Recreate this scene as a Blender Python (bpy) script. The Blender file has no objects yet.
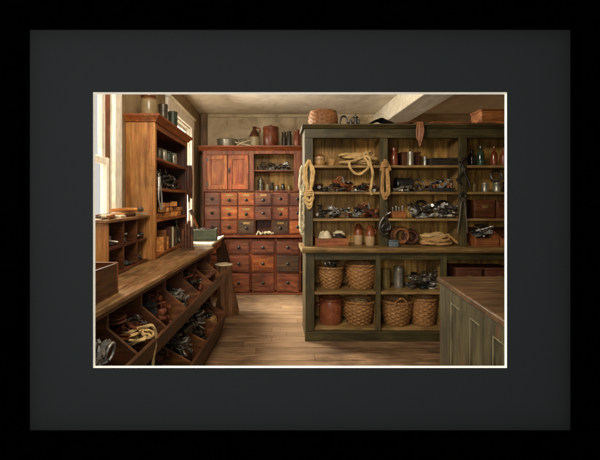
import bpy, bmesh, math, random
from mathutils import Vector, Matrix, Euler
rnd = random.Random(11)
PI = math.pi
R = math.radians
scn = bpy.context.scene
COL = scn.collection

# ------------------------------------------------------------------ view geometry
F, VX, VY, EYE = 400.0, 275.0, 200.0, 1.45
def PX(x, D): return (x - VX) / F * D
def PZ(y, D): return EYE - (y - VY) / F * D
cam = bpy.data.cameras.new('camera'); co = bpy.data.objects.new('camera', cam); COL.objects.link(co)
co.location = (0, 0, EYE); co.rotation_euler = (R(90), 0, 0)
cam.sensor_width = 36; cam.lens = 36 * F / 600
cam.shift_x = (300 - VX) / 600; cam.shift_y = (VY - 230) / 600
cam.clip_start = 0.05; cam.clip_end = 200
scn.camera = co
vs = scn.view_settings; vs.view_transform = 'Standard'; vs.look = 'None'; vs.exposure = 0; vs.gamma = 1

# ------------------------------------------------------------------ materials
def lin(c):
    r = []
    for v in c:
        v = v / 255
        r.append(v / 12.92 if v <= .04045 else ((v + .055) / 1.055) ** 2.4)
    return (r[0], r[1], r[2], 1)
class NT:
    def __init__(s, name):
        s.m = bpy.data.materials.new(name); s.m.use_nodes = True
        s.t = s.m.node_tree; s.n = s.t.nodes; s.b = s.n['Principled BSDF']
    def new(s, typ, **kw):
        n = s.n.new(typ)
        for k, v in kw.items(): setattr(n, k, v)
        return n
    def link(s, a, b): s.t.links.new(a, b)
    def coords(s, scale=(1, 1, 1), offset=True):
        tc = s.new('ShaderNodeTexCoord'); mp = s.new('ShaderNodeMapping')
        src = tc.outputs['Object']
        if offset:
            oi = s.new('ShaderNodeObjectInfo'); mu = s.new('ShaderNodeVectorMath', operation='SCALE')
            cv = s.new('ShaderNodeCombineXYZ')
            for k in range(3): s.link(oi.outputs['Random'], cv.inputs[k])
            mu.inputs['Scale'].default_value = 37.0; s.link(cv.outputs[0], mu.inputs[0])
            ad = s.new('ShaderNodeVectorMath', operation='ADD'); s.link(src, ad.inputs[0]); s.link(mu.outputs[0], ad.inputs[1]); src = ad.outputs[0]
        s.link(src, mp.inputs['Vector']); mp.inputs['Scale'].default_value = scale
        return mp.outputs[0]
    def noise(s, vec, scale, detail=6, rough=.6, dist=0.):
        n = s.new('ShaderNodeTexNoise'); n.inputs['Scale'].default_value = scale; n.inputs['Detail'].default_value = detail
        n.inputs['Roughness'].default_value = rough; n.inputs['Distortion'].default_value = dist
        s.link(vec, n.inputs['Vector']); return n.outputs['Fac']
    def ramp(s, fac, stops):
        r = s.new('ShaderNodeValToRGB'); e = r.color_ramp.elements
        e[0].position, e[0].color = stops[0]; e[1].position, e[1].color = stops[-1]
        for p, c in stops[1:-1]:
            q = e.new(p); q.color = c
        s.link(fac, r.inputs[0]); return r.outputs[0]
    def mrange(s, fac, a, b, lo, hi):
        n = s.new('ShaderNodeMapRange'); s.link(fac, n.inputs[0])
        for k, v in zip((1, 2, 3, 4), (a, b, lo, hi)): n.inputs[k].default_value = v
        return n.outputs[0]
    def mix(s, fac, a, b, mode='MIX'):
        n = s.new('ShaderNodeMix', data_type='RGBA', blend_type=mode)
        if isinstance(fac, (int, float)): n.inputs[0].default_value = fac
        else: s.link(fac, n.inputs[0])
        for k, v in ((6, a), (7, b)):
            if isinstance(v, tuple): n.inputs[k].default_value = v
            else: s.link(v, n.inputs[k])
        return n.outputs[2]
    def mul(s, col, val):
        h = s.new('ShaderNodeHueSaturation'); s.link(col, h.inputs['Color']); s.link(val, h.inputs['Value']); return h.outputs[0]
    def bump(s, h, strength, dist=.01):
        n = s.new('ShaderNodeBump'); n.inputs['Strength'].default_value = strength; n.inputs['Distance'].default_value = dist
        s.link(h, n.inputs['Height']); s.link(n.outputs[0], s.b.inputs['Normal'])
    def fin(s, col, rough=.5, metal=0., spec=.4):
        if isinstance(col, tuple): s.b.inputs['Base Color'].default_value = col
        else: s.link(col, s.b.inputs['Base Color'])
        s.b.inputs['Roughness'].default_value = rough; s.b.inputs['Metallic'].default_value = metal
        s.b.inputs['Specular IOR Level'].default_value = spec
        return s.m
def dab(t, scale, amount, warp=.25):
    v = t.coords(scale); nz = t.new('ShaderNodeTexNoise'); nz.inputs['Scale'].default_value = 1.3; nz.inputs['Detail'].default_value = 4; t.link(v, nz.inputs['Vector'])
    sc = t.new('ShaderNodeVectorMath', operation='SCALE'); sc.inputs['Scale'].default_value = warp * 5; t.link(nz.outputs['Color'], sc.inputs[0])
    ad = t.new('ShaderNodeVectorMath', operation='ADD'); t.link(v, ad.inputs[0]); t.link(sc.outputs[0], ad.inputs[1])
    vo = t.new('ShaderNodeTexVoronoi', feature='SMOOTH_F1'); vo.inputs['Scale'].default_value = 1; vo.inputs['Smoothness'].default_value = .25; t.link(ad.outputs[0], vo.inputs['Vector'])
    sp = t.new('ShaderNodeSeparateColor'); t.link(vo.outputs['Color'], sp.inputs[0])
    return t.mrange(sp.outputs[0], .1, .9, 1 - amount, 1 + amount), t.mrange(sp.outputs[1], .1, .9, .5 - amount * .05, .5 + amount * .05), vo.outputs['Distance']
def dabbed(t, c, d):
    h = t.new('ShaderNodeHueSaturation'); t.link(c, h.inputs['Color']); t.link(d[0], h.inputs['Value']); t.link(d[1], h.inputs['Hue']); return h.outputs[0]
def wood(name, dark, mid, light, axis='z', rough=.5, scale=1., island=False, bump=.35, wear=None, var=(.62, 1.25), obvar=.12, dabs=.19):
    t = NT(name); k = {'x': 0, 'y': 1, 'z': 2}[axis]
    sc = [13 * scale] * 3; sc[k] = 1.1 * scale
    v = t.coords(tuple(sc)); base = t.coords((1, 1, 1))
    n1 = t.noise(v, 1.6, 8, .62, 1.2)
    c = t.ramp(n1, [(.30, lin(dark)), (.5, lin(mid)), (.72, lin(light))])
    n2 = t.noise(base, 3.2 * scale, 4, .6, .8)
    c = t.mul(c, t.mrange(n2, .3, .7, var[0], var[1]))
    if wear:
        sw = [4 * scale] * 3; sw[k] = 1.0 * scale
        n3 = t.noise(t.coords(tuple(sw)), 2.3, 9, .72, .5)
        c = t.mix(t.ramp(n3, [(.57, (0, 0, 0, 1)), (.66, (1, 1, 1, 1))]), c, lin(wear))
    if island:
        g = t.new('ShaderNodeNewGeometry'); c = t.mul(c, t.mrange(g.outputs['Random Per Island'], 0, 1, .62, 1.22))
    oi = t.new('ShaderNodeObjectInfo'); c = t.mul(c, t.mrange(oi.outputs['Random'], 0, 1, 1 - obvar, 1 + obvar))
    ds = [46] * 3; ds[k] = 8; c = dabbed(t, c, dab(t, tuple(ds), dabs))
    fs = [150 * scale] * 3; fs[k] = 6 * scale; nf = t.noise(t.coords(tuple(fs)), 1, 4, .7); c = t.mul(c, t.mrange(nf, .35, .65, .8, 1.16))
    t.bump(n1, bump, .006)
    return t.fin(c, rough)
def mott(name, a, b, rough=.6, metal=0., scale=8., bump=.2, spec=.4, stretch=(1, 1, 1), obvar=.1, c3=None):
    t = NT(name); v = t.coords(stretch)
    n = t.noise(v, scale, 7, .62, .9)
    st = [(.34, lin(a)), (.66, lin(b))]
    if c3: st = [(.30, lin(a)), (.5, lin(b)), (.7, lin(c3))]
    c = t.ramp(n, st)
    oi = t.new('ShaderNodeObjectInfo'); c = t.mul(c, t.mrange(oi.outputs['Random'], 0, 1, 1 - obvar, 1 + obvar))
    if scale < 20 and bump > .15:
        ds = tuple(q * (9 if scale < 4 else 26) for q in (1., 1., .7)); c = dabbed(t, c, dab(t, ds, .07 if scale < 4 else (.09 if a[0] > 200 else .22)))
    if bump: t.bump(n, bump, .005)
    return t.fin(c, rough, metal, spec)
def glaze(name, top, bottom, split, rough=.3):
    t = NT(name); tc = t.new('ShaderNodeTexCoord'); sp = t.new('ShaderNodeSeparateXYZ'); t.link(tc.outputs['Generated'], sp.inputs[0])
    n = t.noise(t.coords((9, 9, 9)), 1, 5)
    ad = t.new('ShaderNodeMath', operation='MULTIPLY_ADD'); t.link(n, ad.inputs[0]); ad.inputs[1].default_value = .22; t.link(sp.outputs[2], ad.inputs[2])
    m = t.ramp(ad.outputs[0], [(split + .07, (0, 0, 0, 1)), (split + .15, (1, 1, 1, 1))])
    c = t.mix(m, lin(bottom), lin(top)); c = t.mul(c, t.mrange(n, .3, .7, .75, 1.2))
    return t.fin(c, rough)
def wicker(name, a, b, c3):
    t = NT(name); v = t.coords((1, 1, 1)); n = t.noise(v, 45, 3, .6); n2 = t.noise(v, 7, 4)
    c = t.ramp(n, [(.2, lin(a)), (.5, lin(b)), (.8, lin(c3))]); c = t.mul(c, t.mrange(n2, .3, .7, .75, 1.15))
    t.bump(n, .25, .004); return t.fin(c, .6)
M = {}
M['frame_black'] = mott('frame_black', (0, 0, 0), (1, 1, 1), .9, bump=0, spec=0.0)
M['mat_card'] = mott('mat_card', (34, 37, 39), (35, 38, 39), .95, scale=120, bump=.04, spec=0.0, obvar=0)
M['bevel_white'] = mott('bevel_white', (236, 231, 220), (244, 240, 230), .9, scale=60, bump=.05, spec=.1, obvar=0)
M['black_wall'] = mott('black_wall', (6, 6, 6), (9, 9, 9), .95, bump=0, spec=0.)
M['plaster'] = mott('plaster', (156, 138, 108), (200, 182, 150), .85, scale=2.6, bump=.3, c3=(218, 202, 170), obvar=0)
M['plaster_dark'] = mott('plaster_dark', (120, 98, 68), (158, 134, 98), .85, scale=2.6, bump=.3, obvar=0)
M['ceiling'] = mott('ceiling', (198, 183, 160), (224, 211, 190), .9, scale=1.8, bump=.3, c3=(236, 224, 204), stretch=(1, .4, 1), obvar=0)
M['beam'] = mott('beam', (204, 191, 166), (234, 226, 208), .85, scale=5, bump=.3, stretch=(1, .3, 1))
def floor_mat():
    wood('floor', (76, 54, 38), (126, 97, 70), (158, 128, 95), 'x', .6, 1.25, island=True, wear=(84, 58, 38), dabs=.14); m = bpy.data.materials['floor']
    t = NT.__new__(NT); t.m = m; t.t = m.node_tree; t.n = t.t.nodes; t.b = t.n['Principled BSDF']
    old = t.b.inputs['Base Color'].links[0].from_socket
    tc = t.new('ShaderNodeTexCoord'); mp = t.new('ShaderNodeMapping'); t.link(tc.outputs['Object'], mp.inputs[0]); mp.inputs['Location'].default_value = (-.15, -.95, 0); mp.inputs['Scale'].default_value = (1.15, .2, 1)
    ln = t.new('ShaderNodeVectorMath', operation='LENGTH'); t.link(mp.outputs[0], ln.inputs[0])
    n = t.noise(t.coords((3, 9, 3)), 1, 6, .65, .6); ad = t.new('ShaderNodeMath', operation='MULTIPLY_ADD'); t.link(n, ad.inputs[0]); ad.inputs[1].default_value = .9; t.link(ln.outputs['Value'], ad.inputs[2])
    f = t.ramp(ad.outputs[0], [(.55, (.75, .75, .75, 1)), (1.0, (0, 0, 0, 1))])  # pale patch mid-floor: light on the boards painted into their colour
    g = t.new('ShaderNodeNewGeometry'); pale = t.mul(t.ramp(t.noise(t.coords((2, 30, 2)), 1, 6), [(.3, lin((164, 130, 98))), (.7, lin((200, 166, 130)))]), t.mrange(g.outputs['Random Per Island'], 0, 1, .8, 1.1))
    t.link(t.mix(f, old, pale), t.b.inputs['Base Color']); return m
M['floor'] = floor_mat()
M['subfloor'] = mott('subfloor', (40, 26, 16), (60, 40, 24))
M['cream_paint'] = mott('cream_paint', (222, 212, 190), (238, 231, 216), .6, scale=6, stretch=(3, 3, .5), c3=(244, 239, 228))
M['jamb_brown'] = wood('jamb_brown', (86, 50, 31), (115, 70, 43), (135, 88, 56), 'z')
M['post_brown'] = wood('post_brown', (98, 72, 48), (132, 102, 72), (156, 126, 92), 'z')
M['red_v'] = wood('red_wood_upright', (83, 38, 20), (125, 63, 31), (155, 87, 46), 'z', .42)
M['red_h'] = wood('red_wood_level', (83, 38, 20), (125, 63, 31), (152, 86, 44), 'x', .42)
M['drawer_orange'] = wood('drawer_orange', (110, 52, 20), (157, 82, 35), (187, 113, 55), 'x', .42, obvar=.25)
M['drawer_red'] = wood('drawer_red', (83, 41, 23), (118, 63, 38), (143, 84, 52), 'x', .42, obvar=.25)
M['drawer_green'] = wood('drawer_green', (62, 42, 26), (92, 64, 40), (112, 82, 54), 'x', .5, obvar=.2)
M['door_orange'] = wood('door_orange', (119, 60, 27), (165, 91, 42), (193, 122, 62), 'z', .42)
M['door_red'] = wood('door_red', (105, 46, 21), (146, 72, 32), (171, 98, 48), 'z', .42)
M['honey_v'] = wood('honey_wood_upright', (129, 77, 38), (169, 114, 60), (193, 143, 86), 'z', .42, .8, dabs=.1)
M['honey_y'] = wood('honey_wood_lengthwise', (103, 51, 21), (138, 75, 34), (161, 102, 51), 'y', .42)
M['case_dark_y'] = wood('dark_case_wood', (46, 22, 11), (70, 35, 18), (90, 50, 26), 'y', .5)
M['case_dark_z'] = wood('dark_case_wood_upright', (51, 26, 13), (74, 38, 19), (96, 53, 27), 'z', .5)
M['bench_top'] = wood('bench_top', (95, 64, 36), (138, 101, 64), (167, 132, 91), 'y', .42, 1.0, wear=(83, 52, 29))
M['bench_wood'] = wood('bench_wood', (49, 28, 15), (77, 46, 25), (100, 64, 36), 'y', .5)
M['bench_div'] = wood('bench_divider_wood', (66, 35, 16), (102, 59, 29), (135, 85, 43), 'x', .5)
M['crate'] = wood('crate_wood', (95, 50, 24), (134, 77, 40), (162, 105, 60), 'x', .5)
M['crate_dark'] = wood('crate_dark', (56, 29, 14), (83, 45, 22), (106, 62, 34), 'x', .5)
M['green_v'] = wood('green_paint_upright', (50, 45, 27), (72, 63, 36), (90, 79, 48), 'z', .5, 1., wear=(98, 76, 42))
M['green_h'] = wood('green_paint_level', (50, 45, 27), (70, 62, 35), (90, 78, 48), 'x', .5, 1., wear=(95, 73, 41))
M['shelf_wood'] = wood('shelf_wood', (101, 76, 41), (135, 106, 63), (166, 137, 88), 'x', .5)
M['ochre_planks'] = wood('ochre_planks', (122, 84, 38), (188, 142, 72), (218, 174, 98), 'z', .55, .9, island=True)
M['counter_top'] = wood('counter_top', (54, 36, 22), (79, 57, 36), (98, 77, 50), 'x', .4, 1., wear=(102, 72, 41))
M['counter_green'] = wood('counter_green', (44, 39, 23), (64, 58, 34), (80, 71, 45), 'z', .5, 1., wear=(82, 52, 30))
M['counter_edge_highlight'] = wood('counter_edge_highlight', (86, 79, 55), (107, 97, 70), (124, 113, 82), 'z', .5, 1.)  # paler than the counter: panel-edge highlight put into the colour
M['iron'] = mott('iron', (58, 53, 48), (108, 98, 86), .34, .45, 30, .25, spec=.6, obvar=.45)
M['steel'] = mott('steel', (130, 130, 128), (200, 198, 190), .42, .55, 22, .2, obvar=.35)
M['black_iron'] = mott('black_iron', (30, 29, 28), (54, 51, 48), .34, .3, 30, .25, spec=.6)
M['rust'] = mott('rust', (70, 36, 22), (120, 66, 38), .6, .4, 26, .3, obvar=.3)
M['pewter'] = mott('pewter', (120, 116, 104), (176, 170, 152), .38, .6, 14, .15)
M['brass'] = mott('brass', (120, 84, 34), (180, 136, 64), .35, .8, 20, .1)
M['rope_pale'] = mott('rope_pale', (172, 138, 84), (216, 184, 128), .8, scale=70, bump=.4)
M['rope_brown'] = mott('rope_brown', (140, 102, 60), (188, 148, 94), .8, scale=70, bump=.4)
M['leather'] = mott('leather', (58, 30, 18), (92, 50, 28), .5, scale=20, bump=.3)
M['leather_tan'] = mott('leather_tan', (120, 72, 40), (164, 106, 62), .5, scale=20, bump=.3)
M['leather_dark'] = mott('leather_dark', (34, 22, 16), (54, 34, 24), .5, scale=9, bump=.3)
M['cloth_pale'] = mott('cloth_pale', (178, 164, 130), (216, 204, 172), .85, scale=14, bump=.3)
M['cloth_dark'] = mott('cloth_dark', (38, 30, 26), (60, 48, 40), .85, scale=14, bump=.3)
M['paper'] = mott('paper', (196, 172, 120), (222, 200, 150), .8, scale=20, bump=.1)
M['card_old'] = mott('card_old', (150, 118, 66), (182, 150, 94), .8, scale=20, bump=.1)
M['wicker_gold'] = wicker('wicker_gold', (101, 67, 34), (148, 104, 59), (182, 140, 88))
M['wicker_red'] = wicker('wicker_red', (94, 55, 29), (134, 87, 48), (158, 116, 71))
M['crock_brown'] = mott('crock_brown', (92, 44, 26), (138, 72, 44), .32, scale=9, bump=.1, obvar=.15)
M['crock_red'] = mott('crock_red', (100, 52, 32), (138, 80, 52), .3, scale=9, bump=.1)
M['stone_two'] = glaze('stone_two', (94, 57, 32), (128, 110, 78), .78)
M['jug_two'] = glaze('jug_two', (84, 48, 28), (160, 146, 112), .5)
M['jar_two'] = glaze('jar_two', (128, 70, 38), (176, 146, 108), .52)
M['bowl_ochre'] = mott('bowl_ochre', (138, 100, 58), (186, 146, 94), .4, scale=16, bump=.1)
M['glass_green'] = mott('glass_green', (34, 50, 38), (62, 82, 62), .15, scale=10, bump=0, spec=.7)
M['glass_red'] = mott('glass_red', (104, 46, 26), (146, 76, 46), .18, scale=10, bump=0, spec=.7)
M['glass_dark'] = mott('glass_dark', (28, 24, 20), (52, 44, 36), .18, scale=10, bump=0, spec=.7)
M['tin_dark'] = mott('tin_dark', (44, 40, 34), (80, 72, 60), .4, .5, 14, .15)
M['tin_green'] = mott('tin_green', (34, 44, 34), (58, 66, 50), .45, .2, 14, .15)
M['tin_ochre'] = mott('tin_ochre', (104, 86, 48), (146, 122, 74), .45, .2, 14, .15)
M['blue_tin'] = mott('blue_tin', (50, 60, 64), (90, 102, 104), .4, .3, 14, .15)
M['toolbox_green'] = mott('toolbox_green', (58, 66, 52), (92, 98, 78), .5, .1, 14, .15)
M['book_red'] = mott('book_red', (75, 39, 26), (105, 60, 39), .6, scale=14, bump=.15)
M['stump'] = wood('stump_bark', (66, 41, 22), (107, 71, 42), (139, 100, 65), 'z', .7, 1.2)
M['stump_top'] = mott('stump_top', (196, 180, 146), (226, 212, 180), .8, scale=20, bump=.2)
M['wood_block'] = wood('wood_block', (150, 88, 40), (190, 124, 62), (214, 156, 92), 'y', .5, 1.4, obvar=.25)
t = NT('window_glass')
tr = t.new('ShaderNodeBsdfTransparent'); gl = t.new('ShaderNodeBsdfGlossy'); gl.inputs['Roughness'].default_value = .05
mx = t.new('ShaderNodeMixShader'); mx.inputs[0].default_value = .035; tr.inputs[0].default_value = (.99, 1, .99, 1)
t.link(tr.outputs[0], mx.inputs[1]); t.link(gl.outputs[0], mx.inputs[2]); t.link(mx.outputs[0], t.n['Material Output'].inputs['Surface']); M['glass'] = t.m

# ------------------------------------------------------------------ mesh builder
class MB:
    def __init__(s): s.v = []; s.f = []
    def add(s, vs, fs, mat=None):
        o = len(s.v)
        for p in vs: s.v.append((mat @ Vector(p)) if mat else Vector(p))
        for f in fs: s.f.append([o + i for i in f])
        return s
    def box(s, x0, x1, y0, y1, z0, z1, mat=None):
        v = [(x, y, z) for z in (z0, z1) for y in (y0, y1) for x in (x0, x1)]
        return s.add(v, [(0, 2, 3, 1), (4, 5, 7, 6), (0, 1, 5, 4), (2, 6, 7, 3), (0, 4, 6, 2), (1, 3, 7, 5)], mat)
    def cbox(s, c, d, mat=None):
        return s.box(c[0] - d[0] / 2, c[0] + d[0] / 2, c[1] - d[1] / 2, c[1] + d[1] / 2, c[2] - d[2] / 2, c[2] + d[2] / 2, mat)
    def prism(s, poly, a, b, fn, mat=None):
        n = len(poly)
        v = [fn(p, a) for p in poly] + [fn(p, b) for p in poly]
        f = [list(range(n)), list(range(2 * n - 1, n - 1, -1))] + [(i, i + n, (i + 1) % n + n, (i + 1) % n) for i in range(n)]
        return s.add(v, f, mat)
    def pxy(s, poly, z0, z1, mat=None): return s.prism(poly, z0, z1, lambda p, t: (p[0], p[1], t), mat)
    def pxz(s, poly, y0, y1, mat=None): return s.prism(poly, y0, y1, lambda p, t: (p[0], t, p[1]), mat)
    def pyz(s, poly, x0, x1, mat=None): return s.prism(poly, x0, x1, lambda p, t: (t, p[0], p[1]), mat)
    def lathe(s, prof, n=24, mat=None, ripple=None):
        v = []; f = []
        for j, (r, z) in enumerate(prof):
            for i in range(n):
                rr = r + (ripple(i, j) if ripple and r > 1e-4 else 0)
                a = 2 * PI * i / n; v.append((rr * math.cos(a), rr * math.sin(a), z))
        for j in range(len(prof) - 1):
            for i in range(n):
                k = (i + 1) % n; f.append((j * n + i, j * n + k, (j + 1) * n + k, (j + 1) * n + i))
        if prof[0][0] > 1e-4: f.append(list(range(n - 1, -1, -1)))
        if prof[-1][0] > 1e-4: f.append([(len(prof) - 1) * n + i for i in range(n)])
        return s.add(v, f, mat)
    def tube(s, pts, r, n=8, closed=False, mat=None, twist=0., lobes=0, taper=None):
        pts = [Vector(p) for p in pts]; m = len(pts); v = []; f = []
        up = None; L = 0.
        for k in range(m):
            if closed: d = pts[(k + 1) % m] - pts[k - 1]
            else: d = pts[min(k + 1, m - 1)] - pts[max(k - 1, 0)]
            if d.length < 1e-9: d = Vector((0, 0, 1))
            d.normalize()
            if up is None:
                up = Vector((0, 0, 1)) if abs(d.z) < .9 else Vector((1, 0, 0))
            a = up - d * up.dot(d)
            if a.length < 1e-6: a = d.orthogonal()
            a.normalize(); up = a; b = d.cross(a)
            if k: L += (pts[k] - pts[k - 1]).length
            rr = r * (taper(k / max(1, m - 1)) if taper else 1)
            for i in range(n):
                t = 2 * PI * i / n
                q = rr * (1 + (.28 * math.cos(lobes * t + twist * L) if lobes else 0))
                v.append(pts[k] + a * (q * math.cos(t)) + b * (q * math.sin(t)))
        rng = m if closed else m - 1
        for k in range(rng):
            for i in range(n):
                j = (i + 1) % n; k2 = (k + 1) % m
                f.append((k * n + i, k * n + j, k2 * n + j, k2 * n + i))
        if not closed: f.append(list(range(n - 1, -1, -1))); f.append([(m - 1) * n + i for i in range(n)])
        return s.add(v, f, mat)
    def rope(s, pts, r, mat=None, sub=4):
        q = [Vector(p) for p in pts]; L = sum((q[i + 1] - q[i]).length for i in range(len(q) - 1)) / max(1, len(q) - 1)
        return s.tube(spline(pts, max(sub, int(L / .009) + 1)), r, 9, False, mat, twist=.5 / r, lobes=3)
    def torus(s, Rr, r, mat=None, n=20, k=8, sx=1., sy=1.):
        return s.tube([(Rr * sx * math.cos(2 * PI * i / n), Rr * sy * math.sin(2 * PI * i / n), 0) for i in range(n)], r, k, True, mat)
    def build(s, name, mat, parent=None, loc=(0, 0, 0), rot=(0, 0, 0), bev=0., sharp=40):
        me = bpy.data.meshes.new(name); me.from_pydata([tuple(p) for p in s.v], [], s.f)
        bm = bmesh.new(); bm.from_mesh(me); bmesh.ops.recalc_face_normals(bm, faces=bm.faces); bm.to_mesh(me); bm.free()
        me.materials.append(M[mat]); me.shade_smooth(); me.set_sharp_from_angle(angle=R(sharp))
        o = bpy.data.objects.new(name, me); COL.objects.link(o)
        o.location = loc; o.rotation_euler = rot
        if parent: o.parent = parent
        if bev:
            b = o.modifiers.new('bevel', 'BEVEL'); b.width = bev; b.segments = 2; b.limit_method = 'ANGLE'; b.angle_limit = R(40)
        return o
def spline(pts, sub=4):
    P = [Vector(p) for p in pts]; out = []
    for i in range(len(P) - 1):
        p0, p1, p2, p3 = P[max(i - 1, 0)], P[i], P[i + 1], P[min(i + 2, len(P) - 1)]
        for k in range(sub):
            t = k / sub
            out.append(.5 * ((2 * p1) + (p2 - p0) * t + (2 * p0 - 5 * p1 + 4 * p2 - p3) * t * t + (3 * p1 - p0 - 3 * p2 + p3) * t ** 3))
    out.append(P[-1]); return out
def tag(o, label, cat, group=None):
    o['label'] = label; o['category'] = cat
    if group: o['group'] = group
    return o
def thing(name, label, cat, loc=(0, 0, 0), rz=0., group=None):
    o = bpy.data.objects.new(name, None); COL.objects.link(o); o.location = loc; o.rotation_euler = (0, 0, rz); o.empty_display_size = .05
    return tag(o, label, cat, group)
def struct(o): o['kind'] = 'structure'; return o
def dup(root, loc, rz, label, group=None):
    r = root.copy(); COL.objects.link(r); r.location = loc; r.rotation_euler = (r.rotation_euler[0], r.rotation_euler[1], rz); r['label'] = label
    if group: r['group'] = group
    for ch in list(root.children):
        c = ch.copy(); COL.objects.link(c); c.parent = r
        for g in ch.children:
            d = g.copy(); COL.objects.link(d); d.parent = c
    return r
def rotm(rx=0, ry=0, rz=0, loc=(0, 0, 0), sc=1.):
    return Matrix.Translation(loc) @ Euler((rx, ry, rz)).to_matrix().to_4x4() @ Matrix.Scale(sc, 4)

# ------------------------------------------------------------------ the picture frame
DM = 1.5
def rect(x0, y0, x1, y1, D): return [PX(x0, D), PX(x1, D), PZ(y1, D), PZ(y0, D)]
def loops(mb, seq):
    v = []; f = []
    for (x0, x1, z0, z1), y in seq: v += [(x0, y, z0), (x1, y, z0), (x1, y, z1), (x0, y, z1)]
    for k in range(len(seq) - 1):
        for i in range(4):
            j = (i + 1) % 4; f.append((4 * k + i, 4 * k + j, 4 * k + 4 + j, 4 * k + 4 + i))
    mb.add(v, f)
def grow(r, o): return (r[0] - o, r[1] + o, r[2] - o, r[3] + o)
fr = thing('framed_picture', 'wide black picture frame with dark charcoal mat and thin white inner edge', 'picture frame', (0, DM, EYE - .15))
def loc_to(o, mb):
    for p in mb.v: p -= Vector(o.location)
    return mb
inn = rect(30, 30, 570, 430, DM)
mb = MB()
prof = [(0, DM - .002), (0, DM - .05), (.012, DM - .062), (.03, DM - .066), (.045, DM - .078), (.13, DM - .09), (.155, DM - .082), (.165, DM - .06), (.165, DM + .012), (.022, DM + .012), (.022, DM - .002), (0, DM - .002)]
loops(mb, [(grow(inn, o), y) for o, y in prof]); loc_to(fr, mb).build('frame', 'frame_black', fr)
op = rect(93, 92.2, 507, 368, DM); ob = rect(95.4, 94.4, 504.6, 365.8, DM + .012)
mb = MB(); loops(mb, [(op, DM), (grow(inn, .018), DM), (grow(inn, .018), DM + .011), (grow(op, .004), DM + .011)]); mat = loc_to(fr, mb).build('mat_board', 'mat_card', fr)
mb = MB(); loops(mb, [(op, DM + .0006), (ob, DM + .0122), (grow(ob, .012), DM + .0122)]); loc_to(fr, mb).build('bevel', 'bevel_white', mat)
# unseen wall added against light leaks round the frame, open behind the mat
XL, XR, YB, ZC, YF = -1.25, 4.3, 6.72, 2.89, 1.52
hole = grow(rect(93, 92, 507, 368, DM), .06)
mb = MB(); v = []
outer = (XL - .3, XR + .3, -.2, ZC + .3)
loops(mb, [(outer, YF), (hole, YF), (hole, YF + .035), (outer, YF + .035), (outer, YF)])
struct(mb.build('light_stop_wall', 'black_wall'))

# ------------------------------------------------------------------ the room
mb = MB(); mb.box(XL - .3, XR + .2, YF + .04, YB + .2, -.12, -.02); struct(mb.build('subfloor', 'subfloor'))
mb = MB(); y = YF + .05
while y < YB:
    x = XL - .01 - rnd.random() * 1.2; w = .158
    while x < XR:
        L = rnd.uniform(1.6, 2.9)
        mb.box(max(x, XL + .002), min(x + L, XR) - .003, y, min(y + w, YB) - .009, -.02, 0 + rnd.uniform(-.0015, .0015)); x += L
        if x > XR: break
    y += w
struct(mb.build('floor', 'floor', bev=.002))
W = [(2.02, 3.05, 1.14, 2.62), (4.70, 5.86, 1.05, 2.50)]
def wall_with_holes():
    mb = MB(); x0, x1 = XL - .075, XL
    ys = [YF + .036, W[0][0], W[0][1], W[1][0], W[1][1], YB + .2]
    for i in range(0, 6, 2): mb.box(x0, x1, ys[i], ys[i + 1], -.1, ZC + .1)
    for a, b, c, d in W:
        mb.box(x0, x1, a, b, -.1, c); mb.box(x0, x1, a, b, d, ZC + .1)
    return mb
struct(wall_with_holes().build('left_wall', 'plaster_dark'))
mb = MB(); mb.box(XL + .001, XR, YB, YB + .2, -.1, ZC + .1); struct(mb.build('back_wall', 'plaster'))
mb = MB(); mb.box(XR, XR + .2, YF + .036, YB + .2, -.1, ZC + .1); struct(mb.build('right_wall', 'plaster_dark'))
mb = MB(); mb.box(XL - .24, XR + .2, YF + .036, YB + .2, ZC, ZC + .12); struct(mb.build('ceiling', 'ceiling'))
mb = MB(); mb.box(1.66, 2.02, YF + .05, YB - .001, 2.63, ZC - .001)
tag(mb.build('ceiling_beam', 'beam', bev=.012), 'thick pale beam running under the ceiling above the green shelves', 'beam')
mb = MB(); mb.box(XL + .13, XR, YB - .03, YB - .001, ZC - .055, ZC - .001)
struct(mb.build('ceiling_moulding', 'plaster', bev=.01))
# pipe casing in back corner
mb = MB(); mb.box(XL + .02, XL + .12, YB - .1, YB - .002, .0, ZC - .001)
tag(mb.build('corner_post', 'post_brown', bev=.01), 'narrow brown timber post in the far left corner beside the red cabinet', 'post')

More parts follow.
